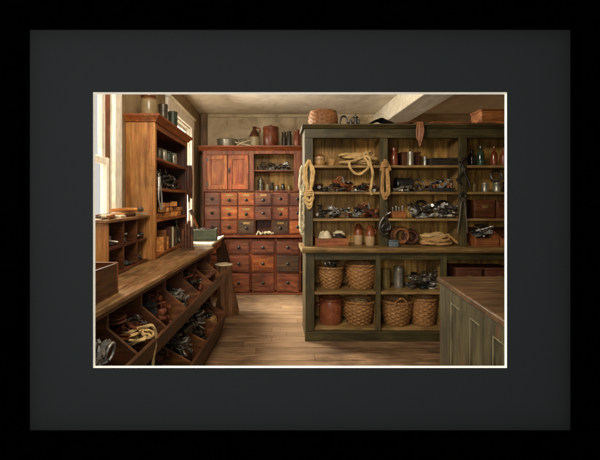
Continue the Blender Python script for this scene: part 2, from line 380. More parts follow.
def window(W, label, twopane):
    y0, y1, z0, z1 = W; g = thing('sash_window', label, 'window', (XL, (y0 + y1) / 2, z0))
    cy = (y0 + y1) / 2; a, b, h = y0 - cy, y1 - cy, z1 - z0
    m = MB()
    for s0, s1 in ((a - .13, a + .002), (b - .002, b + .13)): m.box(.001, .035, s0, s1, -.06, h + .0)
    m.box(.001, .038, a - .15, b + .15, h + .001, h + .13); m.box(.001, .06, a - .16, b + .16, h + .131, h + .16)
    m.build('casing', 'cream_paint', g, bev=.004)
    m = MB(); m.box(-.2, .07, a - .16, b + .16, -.1, -.061); m.box(-.2, .0, a + .003, b - .003, -.06, .012); m.build('sill', 'cream_paint', g, bev=.005)
    zm = 1.744 - z0 if twopane else h * .55
    m = MB(); m.box(-.074, .0, a + .003, a + .018, .013, h - .003); m.box(-.074, .0, b - .018, b - .003, .013, h - .003); m.box(-.074, .0, a + .02, b - .02, h - .018, h - .003); m.build('jamb', 'cream_paint', g)
    if twopane: MB().box(-.014, .0, b - .0195, b - .0181, .03, h - .02).build('jamb_lining', 'jamb_brown', g); MB().box(-.036, .002, b - .021, b - .0196, zm + .03, h - .022).build('jamb_lining', 'jamb_brown', g)
    for nm, q0, q1, xx in (('lower_sash', .014, zm + .02, -.02), ('upper_sash', zm - .02, h - .02, -.056)):
        m = MB(); w = .05
        m.box(xx - .016, xx + .016, a + .02, a + .02 + w, q0, q1); m.box(xx - .016, xx + .016, b - .02 - w, b - .02, q0, q1)
        m.box(xx - .015, xx + .017, a + .02 + w, b - .02 - w, q0, q0 + .055); m.box(xx - .015, xx + .017, a + .02 + w, b - .02 - w, q1 - .045, q1)
        if not twopane: m.box(xx - .012, xx + .012, -.012, .012, q0 + .055, q1 - .045)
        s = m.build(nm, 'cream_paint', g, bev=.004)
        m = MB(); m.box(xx - .003, xx + .003, a + .02 + w, b - .02 - w, q0 + .05, q1 - .04); m.build('pane', 'glass', s)
window(W[0], 'tall cream sash window at the left edge, above the pigeonhole box', True)
window(W[1], 'tall cream sash window in the left wall beyond the honey brown bookcase', False)

# ------------------------------------------------------------------ red apothecary cabinet
D1 = 6.24
bx = lambda x: PX(x, D1)
bz = lambda y: PZ(y, D1)
cab = thing('drawer_cabinet', 'tall red brown cabinet of small drawers with two panelled doors by the back wall', 'cabinet', (PX(255, D1), D1, 0))
OX = cab.location.x
def cx(x): return bx(x) - OX
KX = [204.2, 220.8, 238, 255, 272, 289, 306]         # drawer columns, upper
xr = 345
m = MB()   # carcass
m.box(cx(202.5), cx(203.8), 0, .42, bz(237), bz(150)); m.box(cx(xr), cx(xr + 2), 0, .42, bz(237), bz(150))
m.box(cx(203.8), cx(xr), .40, .42, bz(237), bz(150)); m.box(cx(203.8), cx(xr), .001, .4, bz(151.5), bz(150))
m.box(cx(203.8), cx(xr), .002, .4, bz(192), bz(190.4))
for a in KX[1:]: m.box(cx(a - .5), cx(a + .5), .004, .4, bz(236.5), bz(192))
for y in (205.9, 219.9, 233.9): m.box(cx(203.8), cx(xr), .006, .4, bz(y + .5), bz(y - .5))
m.build('upper_case', 'red_v', cab, bev=.003)
m = MB()
m.box(cx(202.6), cx(207), -.018, -.001, bz(191), bz(150)); m.box(cx(249), cx(254), -.018, -.001, bz(191), bz(150)); m.box(cx(294), cx(304), -.018, -.001, bz(191), bz(150))
m.box(cx(207), cx(249), -.016, -.001, bz(155), bz(150)); m.box(cx(254), cx(294), -.016, -.001, bz(154), bz(150)); m.box(cx(207), cx(249), -.014, -.001, bz(191), bz(189.6))
m.build('face_frame', 'red_v', cab, bev=.003)
m = MB()
zt = bz(147)
m.pyz([(.43, bz(151)), (-.02, bz(151)), (-.035, bz(149.8)), (-.05, bz(149)), (-.08, bz(147.8)), (-.09, bz(147.4)), (-.09, zt + .012), (.43, zt + .012)], cx(199), cx(xr + 5))
m.build('cornice', 'red_h', cab)
TOPZ = zt + .012
for x0, x1, mt in ((207.3, 227.6, 'door_orange'), (228.2, 248.7, 'door_red')):
    m = MB(); a, b, c, d = cx(x0), cx(x1), bz(189.4), bz(155.2); s = .062
    m.box(a, a + s, -.03, -.006, c, d); m.box(b - s, b, -.03, -.006, c, d); m.box(a + s, b - s, -.029, -.006, c, c + .08); m.box(a + s, b - s, -.029, -.006, d - .07, d)
    dr = m.build('door', mt, cab, bev=.004)
    m = MB(); m.box(a + s, b - s, -.014, -.008, c + .08, d - .07)
    m.box(a + s + .03, b - s - .03, -.02, -.0141, c + .11, d - .1); m.build('door_panel', mt, dr, bev=.006)
    if x0 > 220:
        m = MB(); m.box(a + .01, a + .032, -.036, -.0305, bz(174), bz(168)); m.lathe([(.0, 0), (.012, .0), (.014, .012), (.0, .022)], 12, rotm(R(90), 0, 0, (a + .021, -.036, bz(171)))); m.build('latch', 'black_iron', dr)
    else:
        m = MB()
        for zz in (160, 184): m.box(a - .012, a + .02, -.036, -.031, bz(zz + 1.5), bz(zz - 1.5))
        m.build('hinge', 'black_iron', dr)
m = MB(); m.box(cx(254), cx(294), .0, .395, bz(171.2), bz(170)); m.build('shelf', 'red_h', cab, bev=.002)
m = MB(); n = 5
for i in range(n):
    a = 252 + (296 - 252) * i / n; b = 252 + (296 - 252) * (i + 1) / n
    m.box(cx(a) + .001, cx(b) - .002, .38, .399, bz(190), bz(151.6))
m.build('back_planks', 'ochre_planks', cab)
kn = MB(); kn.lathe([(.008, 0), (.008, .012), (.02, .018), (.022, .026), (.014, .034), (0, .036)], 12, rotm(R(90), 0, 0)); 
def drawer(x0, x1, y0, y1, mt, pull, card, base=0., nm='drawer'):
    a, b, c, d = cx(x0) + .003, cx(x1) - .003, bz(y1) + .003, bz(y0) - .003
    m = MB(); m.box(a, b, base - pull - .016, base - pull + .006, c, d)
    m.box(a + .016, b - .016, base - pull - .022, base - pull - .0161, c + .016, d - .016)
    if pull > .05: m.box(a + .01, b - .01, base - pull + .006, base + .02, c + .01, d - .05)
    T = Matrix.Translation(((a + b) / 2, 0, (c + d) / 2)); T = T @ Euler((0, R(rnd.uniform(-.7, .7)), 0)).to_matrix().to_4x4() @ T.inverted()
    m.v = [T @ q for q in m.v]
    o = m.build(nm, mt, cab, bev=.004)
    k = MB(); k.add([tuple(p) for p in kn.v], kn.f, rotm(0, 0, 0, ((a + b) / 2, base - pull - .022, (c + d) / 2 - (.018 if card else 0)), 1.15))
    k.build('knob', 'black_iron', o)
    if card:
        k = MB(); k.box((a + b) / 2 - .05, (a + b) / 2 + .05, base - pull - .025, base - pull - .0222, d - .056, d - .024); k.v = [T @ q for q in k.v]; k.build('label_card', 'card_old', o)
UP = [['r', 'o', 'o', 'r', 'r', 'r'], ['r', 'o', 'o', 'r', 'o', 'r'], ['r', 'o', 'g', None, 'g', 'o']]
CARD = {(0, 1), (0, 2), (0, 3), (1, 1), (1, 2), (1, 4), (2, 2), (2, 4)}
mm = {'r': 'drawer_red', 'o': 'drawer_orange', 'g': 'drawer_green'}
rows = [192, 205.9, 219.9, 233.9]
for r in range(3):
    for c in range(6):
        if UP[r][c] is None: continue
        pull = {(0, 3): .06, (1, 3): .085, (0, 4): .02}.get((r, c), rnd.choice([0, 0, .006, .012]))
        drawer(KX[c] + .4, KX[c + 1] - .4, rows[r] + .4, rows[r + 1] - .4, mm[UP[r][c]], pull, (r, c) in CARD)
# ledge and lower case
m = MB(); m.pyz([(.42, bz(237.6)), (-.13, bz(237.6)), (-.15, bz(236.6)), (-.15, bz(235.2)), (-.13, bz(234.6)), (.0, bz(234.6)), (.42, bz(234.6))], cx(202), cx(xr + 4)); m.build('ledge', 'red_h', cab, bev=.004)
m = MB(); LB = -.09
KL = [205, 228, 251.2, 275.6, 299.8, 324]; RL = [239.5, 253.6, 271.4, 291]
m.box(cx(203), cx(204.5), LB, .42, .0, bz(238)); m.box(cx(xr), cx(xr + 2), LB, .42, 0, bz(238)); m.box(cx(204.5), cx(xr), .39, .42, 0, bz(238))
for a in KL[1:]: m.box(cx(a - .9), cx(a + .9), LB, .39, .06, bz(238))
for y in RL: m.box(cx(204.5), cx(xr), LB + .003, .39, bz(y + .6), bz(y - .6))
m.build('lower_case', 'red_v', cab, bev=.003)
m = MB(); m.box(cx(202), cx(xr + 3), LB - .03, .42, .001, bz(291.4)); m.build('plinth', 'red_h', cab, bev=.006)
LO = [['r', 'r', 'r', 'r', 'r'], ['r', 'r', 'o', 'g', 'r'], ['r', 'r', 'r', 'r', 'r']]
for r in range(3):
    for c in range(4):
        drawer(KL[c] + .9, KL[c + 1] - .9, RL[r] + .6, RL[r + 1] - .6, mm[LO[r][c]], rnd.choice([0, .0, .01]), False, LB)

# ------------------------------------------------------------------ green shelf unit
DU, DL = 4.22, 4.11
ux = lambda x: PX(x, DU)
uz = lambda y: PZ(y, DU)
lx = lambda x: PX(x, DL)
lz = lambda y: PZ(y, DL)
gs = thing('shelf_unit', 'large green painted shelf unit with open bays and deeper cupboard base, filling the right half', 'shelves', (0, DL, 0))
XE = 560; BK = 4.60
def gb(nm, mt, boxes, bev=.004):
    m = MB()
    for b in boxes: m.box(*b)
    for p in m.v: p.y -= DL
    return m.build(nm, mt, gs, bev=bev)
LEDGE = PZ(248, 4.07)
gb('upper_stile', 'green_v', [(ux(304.5), ux(313), DU, DU + .03, LEDGE, uz(138))]); gb('upper_stile', 'green_v', [(ux(380), ux(388), DU, DU + .03, LEDGE, uz(138))])
gb('upper_stile', 'green_v', [(ux(459), ux(467), DU, DU + .03, LEDGE, uz(138))]); gb('upper_stile', 'green_v', [(ux(540), ux(XE), DU, DU + .03, LEDGE, uz(138))])
gb('frieze', 'green_h', [(ux(304.5), ux(XE), DU + .001, DU + .03, uz(138), uz(128))])
gb('side_panel', 'green_v', [(ux(304.8), ux(306.5), DU + .03, BK, LEDGE, uz(128))]); gb('side_panel', 'green_v', [(ux(XE - 2), ux(XE), DU + .03, BK, LEDGE, uz(128))])
for a in (384, 463): gb('partition', 'shelf_wood', [(ux(a - 1.2), ux(a + 1.2), DU + .031, BK - .02, LEDGE, uz(137))])
SH = [uz(165.2), uz(191.8), uz(218.6)]
for i, (a, b) in enumerate(((306.6, 382.7), (385.3, 461.7), (464.3, XE - 2.1))):
    for z in SH: gb('shelf', 'shelf_wood', [(ux(a), ux(b), DU + .031 if False else DU + .008, BK - .022, z - .026, z)] if False else [(ux(max(a, [313.1, 388.1, 467.1][i])), ux(min(b, [379.9, 458.9, 539.9][i])), DU + .006, DU + .031, z - .026, z), (ux(a), ux(b), DU + .0312, BK - .022, z - .0258, z)], .002)
m = MB(); 
x = ux(306.6)
while x < ux(XE - 2):
    w = rnd.uniform(.13, .2); m.box(x + .0015, x + w - .0015, BK - .02 - DL, BK - DL + rnd.uniform(-.002, .002), LEDGE, uz(129)); x += w
m.build('back_planks', 'ochre_planks', gs, bev=.003)
gb('back_board', 'case_dark_z', [(ux(307), ux(XE - 2), BK + .003, BK + .014, .05, uz(129))])
m = MB(); zc0, zt = uz(129), uz(124.6)
m.pyz([(BK - DL + .01, zc0), (DU - DL - .004, zc0), (DU - DL - .02, zc0 + .008), (DU - DL - .04, zc0 + .03), (DU - DL - .05, zt - .012), (DU - DL - .05, zt), (BK - DL + .01, zt)], ux(302), ux(XE + 2)); m.build('cornice', 'green_h', gs)
GTOP = zt
m = MB(); m.pyz([(-.045, LEDGE - .05), (-.06, LEDGE - .03), (-.06, LEDGE - .01), (-.05, LEDGE), (BK - DL, LEDGE), (BK - DL, LEDGE - .05)], lx(301.5), lx(XE + 4)); m.build('ledge', 'shelf_wood', gs, bev=.003)
zl = LEDGE - .051
gb('lower_stile', 'green_v', [(lx(305.5), lx(314.5), DL, DL + .03, 0.10, zl)]); gb('lower_stile', 'green_v', [(lx(376), lx(381), DL, DL + .03, .10, zl)])
gb('lower_stile', 'green_v', [(lx(441), lx(447), DL, DL + .03, .10, zl)]); gb('lower_stile', 'green_v', [(lx(530), lx(XE), DL, DL + .03, .1, zl)])
gb('rail', 'green_h', [(lx(314.5), lx(530), DL + .002, DL + .03, lz(260), zl)])
gb('plinth', 'green_h', [(lx(305), lx(XE + 1), DL - .012, DL + .03, .001, lz(331.5))])
LS = [lz(292), lz(329)]
gb('bottom_board', 'shelf_wood', [(lx(306.5), lx(XE - 1), DL + .031, BK - .02, LS[1] - .025, LS[1])], .002)
gb('shelf', 'shelf_wood', [(lx(314.6), lx(375.9), DL + .005, BK - .022, LS[0] - .026, LS[0])], .002); gb('shelf', 'shelf_wood', [(lx(381.1), lx(440.9), DL + .005, BK - .022, LS[0] - .026, LS[0])], .002)
gb('shelf', 'shelf_wood', [(lx(447.1), lx(529.9), DL + .005, BK - .022, LS[0] - .026, LS[0])], .002)
gb('side_panel', 'green_v', [(lx(305.8), lx(307.5), DL + .031, BK, .001, zl)])
for a in (378.5, 444): gb('partition', 'shelf_wood', [(lx(a - 1), lx(a + 1), DL + .0312, BK - .021, LS[1] + .001, zl)])
m = MB(); x = lx(307.6)
while x < lx(XE - 2):
    w = rnd.uniform(.14, .22); m.box(x + .0015, x + w - .0015, BK - .0195 - DL, BK - DL + rnd.uniform(-.002, .002), .05, zl); x += w
m.build('lower_back_planks', 'ochre_planks', gs, bev=.003)
nails = MB()
for x, y in ((308.5, 161), (301.5, 166), (384, 160), (384.5, 208), (461, 159), (461.5, 193)):
    nails.tube([(ux(x), DU - DL, uz(y)), (ux(x), DU - DL - .035, uz(y) + .004), (ux(x), DU - DL - .045, uz(y) + .015)], .004, 8)
nails.build('nail', 'black_iron', gs)

# ------------------------------------------------------------------ left bench with bins
BX, BY, SL = -.649, 4.255, .0607
BH = .95; NEAR = -2.66
bench = thing('workbench', 'long brown workbench along the left wall with two rows of slanted open bins', 'workbench', (BX, BY, 0))
def bp(u, s, z): return (SL * s + u, s, z)
m = MB()
bk = lambda s: XL + .003 - BX
def bench_slab(z0, z1, uf, name, mt, bev=.004):
    m = MB(); poly = [(bk(0), NEAR), (SL * NEAR + uf, NEAR), (uf, 0), (bk(0), 0)]
    m.pxy(poly, z0, z1); return m.build(name, mt, bench, bev=bev)
bench_slab(BH - .03, BH, 0, 'top', 'bench_top', .006)
bench_slab(BH - .056, BH - .0302, -.016, 'apron', 'bench_wood', .004)
profU = [(-.36, .893), (-.074, .893), (-.074, .79), (.075, .663), (.045, .553), (-.10, .515), (-.36, .515)]
profL = [(-.36, .495), (-.106, .495), (-.106, .381), (.114, .262), (.062, .045), (-.36, .045)]
SP = .44
DIVS = [0 - .012] + [-SP * k for k in range(1, 7)]
for s in DIVS:
    for prof_, nm in ((profU, 'bin_divider'), (profL, 'bin_divider')):
        m = MB(); v = []; n = len(prof_)
        v = [bp(u, s - .011, z) for u, z in prof_] + [bp(u, s + .011, z) for u, z in prof_]
        m.add(v, [list(range(n)), list(range(2 * n - 1, n - 1, -1))] + [(i, i + n, (i + 1) % n + n, (i + 1) % n) for i in range(n)])
        m.build(nm, 'bench_div', bench, bev=.003)
def strip(p0, p1, th, name, mt, s0=NEAR, s1=0.004, bev=.003):
    (u0, z0), (u1, z1) = p0, p1; d = Vector((u1 - u0, z1 - z0)).normalized(); nx, nz = -d.y * th, d.x * th
    q = [(u0, z0), (u1, z1), (u1 + nx, z1 + nz), (u0 + nx, z0 + nz)]
    m = MB(); v = [bp(u, s0, z) for u, z in q] + [bp(u, s1, z) for u, z in q]
    m.add(v, [(0, 1, 2, 3), (7, 6, 5, 4)] + [(i, i + 4, (i + 1) % 4 + 4, (i + 1) % 4) for i in range(4)]); return m.build(name, mt, bench, bev=bev)
strip((.047, .547), (.079, .667), -.02, 'front_board', 'bench_wood'); strip((.064, .04), (.118, .266), -.02, 'front_board', 'bench_wood')
strip((-.36, .497), (.045, .54), .014, 'bin_floor', 'bench_wood'); strip((-.36, .03), (.062, .03), .014, 'bin_floor', 'bench_wood')
strip((-.36, .03), (-.36, .89), .016, 'back_board', 'bench_wood')
# honey bookcase standing on bench
KY0, KY1, KXF, KXB = 3.33, 4.56, -1.0, XL + .004
KT = 2.10
kc = thing('bookcase', 'tall honey brown open bookcase standing on the workbench against the left wall', 'bookcase', (KXF, KY0, BH))
def kb(nm, mt, bx_, bev=.003):
    m = MB()
    for b in bx_: m.box(b[0] - KXF, b[1] - KXF, b[2] - KY0, b[3] - KY0, b[4] - BH, b[5] - BH)
    return m.build(nm, mt, kc, bev=bev)
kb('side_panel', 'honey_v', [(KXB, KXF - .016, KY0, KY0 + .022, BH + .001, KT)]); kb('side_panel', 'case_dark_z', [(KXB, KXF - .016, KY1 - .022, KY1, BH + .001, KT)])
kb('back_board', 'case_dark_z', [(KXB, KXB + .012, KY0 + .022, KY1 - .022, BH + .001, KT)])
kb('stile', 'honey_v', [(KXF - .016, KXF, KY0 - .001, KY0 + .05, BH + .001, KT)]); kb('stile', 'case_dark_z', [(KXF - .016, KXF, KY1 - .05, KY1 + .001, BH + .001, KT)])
kb('top_rail', 'honey_y', [(KXF - .015, KXF - .001, KY0 + .05, KY1 - .05, KT - .05, KT)])
KS = [BH + .03, 1.285, 1.555, 1.815]
for z in KS: kb('shelf', 'honey_y', [(KXB + .013, KXF - .004, KY0 + .0505, KY1 - .0505, z - .024, z)])
m = MB(); a0, a1 = KXB - KXF, .0
pr = [(0, 0), (.012, .002), (.02, .02), (.045, .04), (.05, .045), (.05, .062)]
v = []; f = []
for o, z in pr + [(-.1, .062)]:
    v += [(a0, -o, KT - BH + z), (o, -o, KT - BH + z), (o, KY1 - KY0 + o, KT - BH + z), (a0, KY1 - KY0 + o, KT - BH + z)]
for k in range(len(pr) - 1):
    for i in range(4):
        j = (i + 1) % 4; f.append((4 * k + i, 4 * k + j, 4 * k + 4 + j, 4 * k + 4 + i))
n = 4 * (len(pr) - 1); f.append((n, n + 1, n + 2, n + 3)); f.append((3, 2, 1, 0))
m.add(v[:4 * len(pr)], f); m.build('cornice', 'honey_y', kc)
KTOP = KT + .062
# pigeonhole box on bench
QY0, QY1, QXF, QZ = 2.50, 3.30, -1.045, 1.325
pg = thing('pigeonhole_box', 'low brown pigeonhole box of six open compartments standing on the workbench under the window', 'storage box', (QXF, QY0, BH))
m = MB(); qb = KXB - QXF; L = QY1 - QY0; H = QZ - BH
m.box(qb, 0, 0, .02, .001, H - .0203); m.build('side', 'honey_v', pg, bev=.003)
m = MB(); m.box(qb, 0, L - .02, L, .001, H - .0203); m.build('side', 'honey_v', pg, bev=.003)
m = MB(); m.box(qb, .012, -.012, L + .008, H - .02, H); m.build('top', 'bench_top', pg, bev=.003)
m = MB(); m.box(qb, qb + .012, .02, L - .02, .001, H - .021); m.build('back_board', 'case_dark_y', pg)
m = MB(); m.box(qb + .012, -.001, .0201, L - .0201, .001, .02); m.build('shelf', 'case_dark_y', pg, bev=.002)
m = MB(); m.box(qb + .012, -.002, .0201, L - .0201, H * .47, H * .47 + .016); m.build('shelf', 'case_dark_y', pg, bev=.002)
for k in (1, 2):
    for q0, q1 in ((.021, H * .47 - .001), (H * .47 + .017, H - .021)): MB().box(qb + .012, .0, L * k / 3 - .009, L * k / 3 + .009, q0, q1).build('partition', 'crate_dark', pg, bev=.002)

# ------------------------------------------------------------------ right counter
ct = thing('counter', 'green panelled shop counter with worn reddish brown top at the right front', 'counter', (1.078, 2.6, 0))
CH = .95; CS = .114
def cpt(t, off=0.): return (-CS * t - off, -t)
m = MB(); T = 1.03; wid = 1.5
m.pxy([(-.018, .02), (wid, .02), (wid, -T + .0), (-CS * T - .018, -T)], CH - .035, CH); m.build('top', 'counter_top', ct, bev=.008)
m = MB(); m.pxy([(.012, 0), (wid, 0), (wid, -T + .01), (-CS * (T - .01) + .012, -T + .01)], .001, CH - .036); m.build('body', 'counter_green', ct, bev=.004)
def cface(t0, t1, z0, z1, o0, o1, m):
    v = []
    for o in (o0, o1):
        for t, z in ((t0, z0), (t1, z0), (t1, z1), (t0, z1)): v.append((-CS * t - o, -t, z))
    m.add(v, [(0, 1, 2, 3), (7, 6, 5, 4)] + [(i, i + 4, (i + 1) % 4 + 4, (i + 1) % 4) for i in range(4)])
pan = [(.20, .375), (.505, .655), (.785, .905)]
ts = [0.0] + [q for p in pan for q in p] + [T - .02]
for i in range(0, len(ts), 2):
    m = MB(); cface(ts[i], ts[i + 1], .002, CH - .037, -.013, .008, m); m.build('stile', 'counter_green', ct, bev=.003)
for a, b in pan:
    m = MB(); cface(a, b, .84, CH - .037, -.013, .007, m); m.build('rail', 'counter_green', ct, bev=.003)
    m = MB(); cface(a, b, .002, .16, -.013, .007, m); m.build('rail', 'counter_green', ct, bev=.003)
    m = MB()
    for w0, w1, z0, z1 in ((a, a + .010, .16, .84), (b - .010, b, .16, .84)): cface(w0, w1, z0, z1, -.0125, .004, m)
    cface(a + .010, b - .010, .83, .84, -.0125, .004, m); m.build('moulding', 'counter_edge_highlight', ct, bev=.002)
    m = MB(); cface(a + .0105, b - .0105, .161, .829, -.0122, -.006, m); m.build('panel', 'counter_green', ct, bev=.002)
# ------------------------------------------------------------------ small things
def solo(m, name, mat, label, cat, loc, rot=(0, 0, 0), group=None, bev=0., sharp=40):
    return tag(m.build(name, mat, None, loc, rot, bev, sharp), label, cat, group)
def pot_prof(r, h, neck=.7, lip=.08, foot=.85, belly=1.0, t=.008):
    return [(r * foot, 0), (r * .97 * belly, h * .12), (r * belly, h * .4), (r * .98, h * .66), (r * (neck + .1), h * .82), (r * neck, h * .88), (r * (neck + lip), h * .93), (r * (neck + lip), h * .985),
            (r * (neck + lip) - t, h), (r * neck - t, h * .95), (r * neck - t, h * .6), (0, h * .6)]
def can_prof(r, h, t=.005, ridge=True):
    p = [(r * .98, 0), (r, .004)]
    if ridge: p += [(r, h * .1), (r * 1.025, h * .12), (r, h * .14), (r, h * .84), (r * 1.025, h * .86), (r, h * .88)]
    return p + [(r, h - .004), (r * 1.02, h), (r * .93, h), (r * .92, h * .7), (0, h * .7)]
def lid_can(r, h):
    return [(r * .98, 0), (r, .005), (r, h * .8), (r * 1.05, h * .805), (r * 1.05, h * .95), (r * .9, h * .975), (r * .3, h * .98), (r * .25, h), (0, h)]
def bottle_prof(r, h): return [(r * .92, 0), (r, h * .04), (r, h * .58), (r * .85, h * .68), (r * .38, h * .78), (r * .34, h * .93), (r * .46, h * .94), (r * .46, h), (0, h)]
def lathe(prof, n=24, **k): return MB().lathe(prof, n, **k)
def put(x, D, z): return (PX(x, D), D, z)
def px(n, D): return n * D / F

# --- on top of the red cabinet
D = 6.42
g = thing('pan', 'shallow grey metal pan lying on top of the red drawer cabinet', 'pan', put(227.5, D, TOPZ))
lathe([(.13, 0), (.15, .012), (.165, .12), (.172, .125), (.168, .13), (.158, .122), (.142, .018), (0, .016)], 32).build('bowl', 'pewter', g)
MB().tube(spline([(.15, -.02, .11), (.2, -.04, .125), (.3, -.08, .13)]), .012, 8).build('handle', 'pewter', g)
m = MB()
m.tube(spline([(-.12, .0, .07), (0, -.01, .04), (.12, -.03, .014)]), .013, 8); m.tube(spline([(-.1, -.02, .014), (0, -.025, .06), (.1, .03, .10)]), .012, 8); m.torus(.022, .008, rotm(R(80), 0, 0, (0, -.02, .05)), 12, 6)
solo(m, 'wooden_tongs', 'cloth_pale', 'pale crossed wooden tongs beside the metal pan on top of the red cabinet', 'tongs', put(243, 6.3, TOPZ))
g = thing('stoneware_jug', 'two-tone stoneware jug with brown shoulder and loop handle on top of the red cabinet', 'jug', put(254.5, D, TOPZ))
lathe([(.078, 0), (.086, .02), (.088, .16), (.082, .2), (.05, .265), (.028, .29), (.026, .315), (.034, .32), (.034, .337), (.02, .337), (.018, .3), (0, .3)]).build('body', 'jug_two', g)
MB().tube(spline([(.026, 0, .31), (.07, 0, .315), (.09, 0, .28), (.075, 0, .225)]), .011, 8).build('handle', 'crock_brown', g)
g = thing('crock', 'large round brown lidded crock on top of the red cabinet', 'crock', put(270.7, D, TOPZ))
lathe([(.108, 0), (.12, .02), (.124, .15), (.122, .26), (.118, .28), (.126, .285), (.126, .3), (0, .3)], 28).build('body', 'crock_brown', g)
lathe([(.128, .301), (.13, .312), (.12, .33), (.06, .342), (.022, .345), (.024, .36), (0, .362)], 28).build('lid', 'crock_brown', g)
for x, h, l in ((284, .25, 'left one of two slim dark jars beside the brown crock on the red cabinet'), (289.2, .265, 'right one of two slim dark jars beside the brown crock on the red cabinet')):
    solo(lathe(pot_prof(.04, h, .75, .12)), 'jar', 'tin_dark', l, 'jar', put(x, D, TOPZ))
solo(lathe(pot_prof(.056, .285, .72, .1)), 'jar', 'crock_brown', 'reddish brown jar at the right end of the row on the red cabinet', 'jar', put(297, D, TOPZ))

# --- fittings
def k_bolt():
    m = MB(); m.lathe([(.02, 0), (.02, .016), (0, .016)], 6, rotm(0, R(90), 0, (-.05, 0, .018))); m.lathe([(.0105, 0), (.0105, .1), (0, .104)], 10, rotm(0, R(90), 0, (-.035, 0, .018))); m.lathe([(.018, 0), (.018, .012), (0, .012)], 6, rotm(0, R(90), 0, (.03, 0, .018))); return m
def k_ring(): return MB().torus(.045, .010, rotm(0, 0, 0, (0, 0, .01)), 22, 8)
def k_elbow():
    m = MB(); p = [(-.055, 0, .024), (-.02, 0, .024)] + [(-.02 + .03 * math.sin(a), .03 - .03 * math.cos(a), .024) for a in (R(20), R(45), R(70), R(90))] + [(.01, .065, .024)]
    m.tube(p, .017, 10); m.lathe([(.023, 0), (.024, .016), (.012, .016)], 12, rotm(0, R(90), 0, (-.06, 0, .024))); m.lathe([(.023, 0), (.024, .016), (.012, .016)], 12, rotm(R(-90), 0, 0, (.01, .052, .024))); return m
def k_tee():
    m = MB(); m.lathe([(.024, 0), (.025, .016), (.018, .018), (.018, .09), (.025, .092), (.024, .108), (.012, .108), (.012, .1)], 12, rotm(0, R(90), 0, (-.054, 0, .025))); m.lathe([(.017, 0), (.017, .04), (.024, .042), (.024, .056), (.012, .056)], 12, rotm(R(-90), 0, 0, (0, .01, .025))); return m
def k_pulley():
    m = MB(); m.lathe([(.016, -.014), (.05, -.014), (.052, -.010), (.038, 0), (.052, .010), (.05, .014), (.016, .014), (0, .02)], 20, rotm(0, 0, 0, (0, 0, .02)))
    m.tube([(0, -.002, .042), (.06, 0, .042), (.075, 0, .03), (.075, 0, .012), (.06, 0, .002), (.0, 0, .002)], .006, 6); m.torus(.016, .005, rotm(R(90), 0, 0, (.092, 0, .02)), 12, 6); return m
def k_shackle():
    m = MB(); m.tube([(.05, -.03, .012), (.01, -.034, .012), (-.02, -.028, .012), (-.036, 0, .012), (-.02, .028, .012), (.01, .034, .012), (.05, .03, .012)], .0095, 8); m.tube([(.045, -.05, .012), (.045, .05, .012)], .008, 8); m.lathe([(.014, 0), (.014, .01), (0, .01)], 8, rotm(R(90), 0, 0, (.045, -.045, .014))); return m
def k_hinge():
    m = MB(); m.box(-.06, -.008, -.03, .03, 0, .005); m.box(.008, .06, -.03, .03, .001, .006); m.tube([(0, -.034, .008), (0, .034, .008)], .008, 8)
    for x in (-.045, -.022, .022, .045): m.lathe([(.005, 0), (.005, .003), (0, .003)], 8, rotm(0, 0, 0, (x, .015, .006)))
    return m
def k_spanner():
    o = []
    for sgn in (1, -1):
        c = sgn * .085
        for a in (150, 115, 75, 40, 12): o.append((c + sgn * .026 * math.cos(R(a)), sgn * .026 * math.sin(R(a))))
        o += [(c + sgn * .004, sgn * .009), (c + sgn * .004, -sgn * .007)]
        for a in (-12, -40, -75, -115, -150): o.append((c + sgn * .026 * math.cos(R(a)), sgn * .026 * math.sin(R(a))))
    h = len(o) // 2; return MB().pxy(o[:h][::-1] + o[h:][::-1], 0, .009)
def k_clamp():
    m = MB(); m.tube([(-.05, .045, .012), (-.05, -.03, .012), (-.038, -.045, .012), (.05, -.045, .012), (.05, -.02, .012)], .010, 8); m.tube([(-.075, .045, .012), (-.0, .045, .012)], .006, 8) if False else m.tube([(.05, -.02, .012), (.05, .07, .012)], .006, 8)
    m.box(-.062, -.036, .04, .052, .003, .022); m.tube([(.03, .066, .012), (.07, .066, .012)], .004, 6); return m
def k_valve():
    m = MB(); m.lathe([(.016, 0), (.024, .005), (.024, .02), (.018, .022), (.03, .045), (.018, .07), (.024, .072), (.024, .088), (.012, .09)], 14, rotm(0, R(90), 0, (-.045, 0, .03))); m.tube([(0, 0, .03), (0, 0, .085)], .008, 8); m.torus(.032, .006, rotm(0, 0, 0, (0, 0, .085)), 16, 6); m.box(-.032, .032, -.004, .004, .082, .089); m.box(-.004, .004, -.032, .032, .0815, .0885); return m
def k_gear():
    n = 14; o = []
    for i in range(n):
        for d, rr in ((-.28, .048), (-.16, .058), (.16, .058), (.28, .048)): a = 2 * PI * (i + d) / n; o.append((rr * math.cos(a), rr * math.sin(a)))
    m = MB().pxy(o, 0, .016); m.lathe([(.02, 0), (.02, .012), (.009, .012), (.009, .006), (0, .006)], 14, rotm(0, 0, 0, (0, 0, .016))); return m
def k_hook(): return MB().tube(spline([(-.07, 0, .011), (-.02, 0, .011), (.02, .01, .011), (.05, .035, .011), (.035, .065, .011), (.005, .055, .011)]), .009, 8)
def k_horseshoe():
    p = [(.055 * math.cos(R(a)), .06 * math.sin(R(a)), .008) for a in range(-60, 245, 20)]
    return MB().tube(p, .010, 8)
def k_chain():
    m = MB()
    for i in range(7):
        a = i * .75; c = (.05 * math.cos(a), .05 * math.sin(a), .016 + .003 * i)
        m.torus(.02, .0055, rotm(R(70) if i % 2 else R(12), 0, a + PI / 2, c), 12, 6, 1.3, .8)
    return m
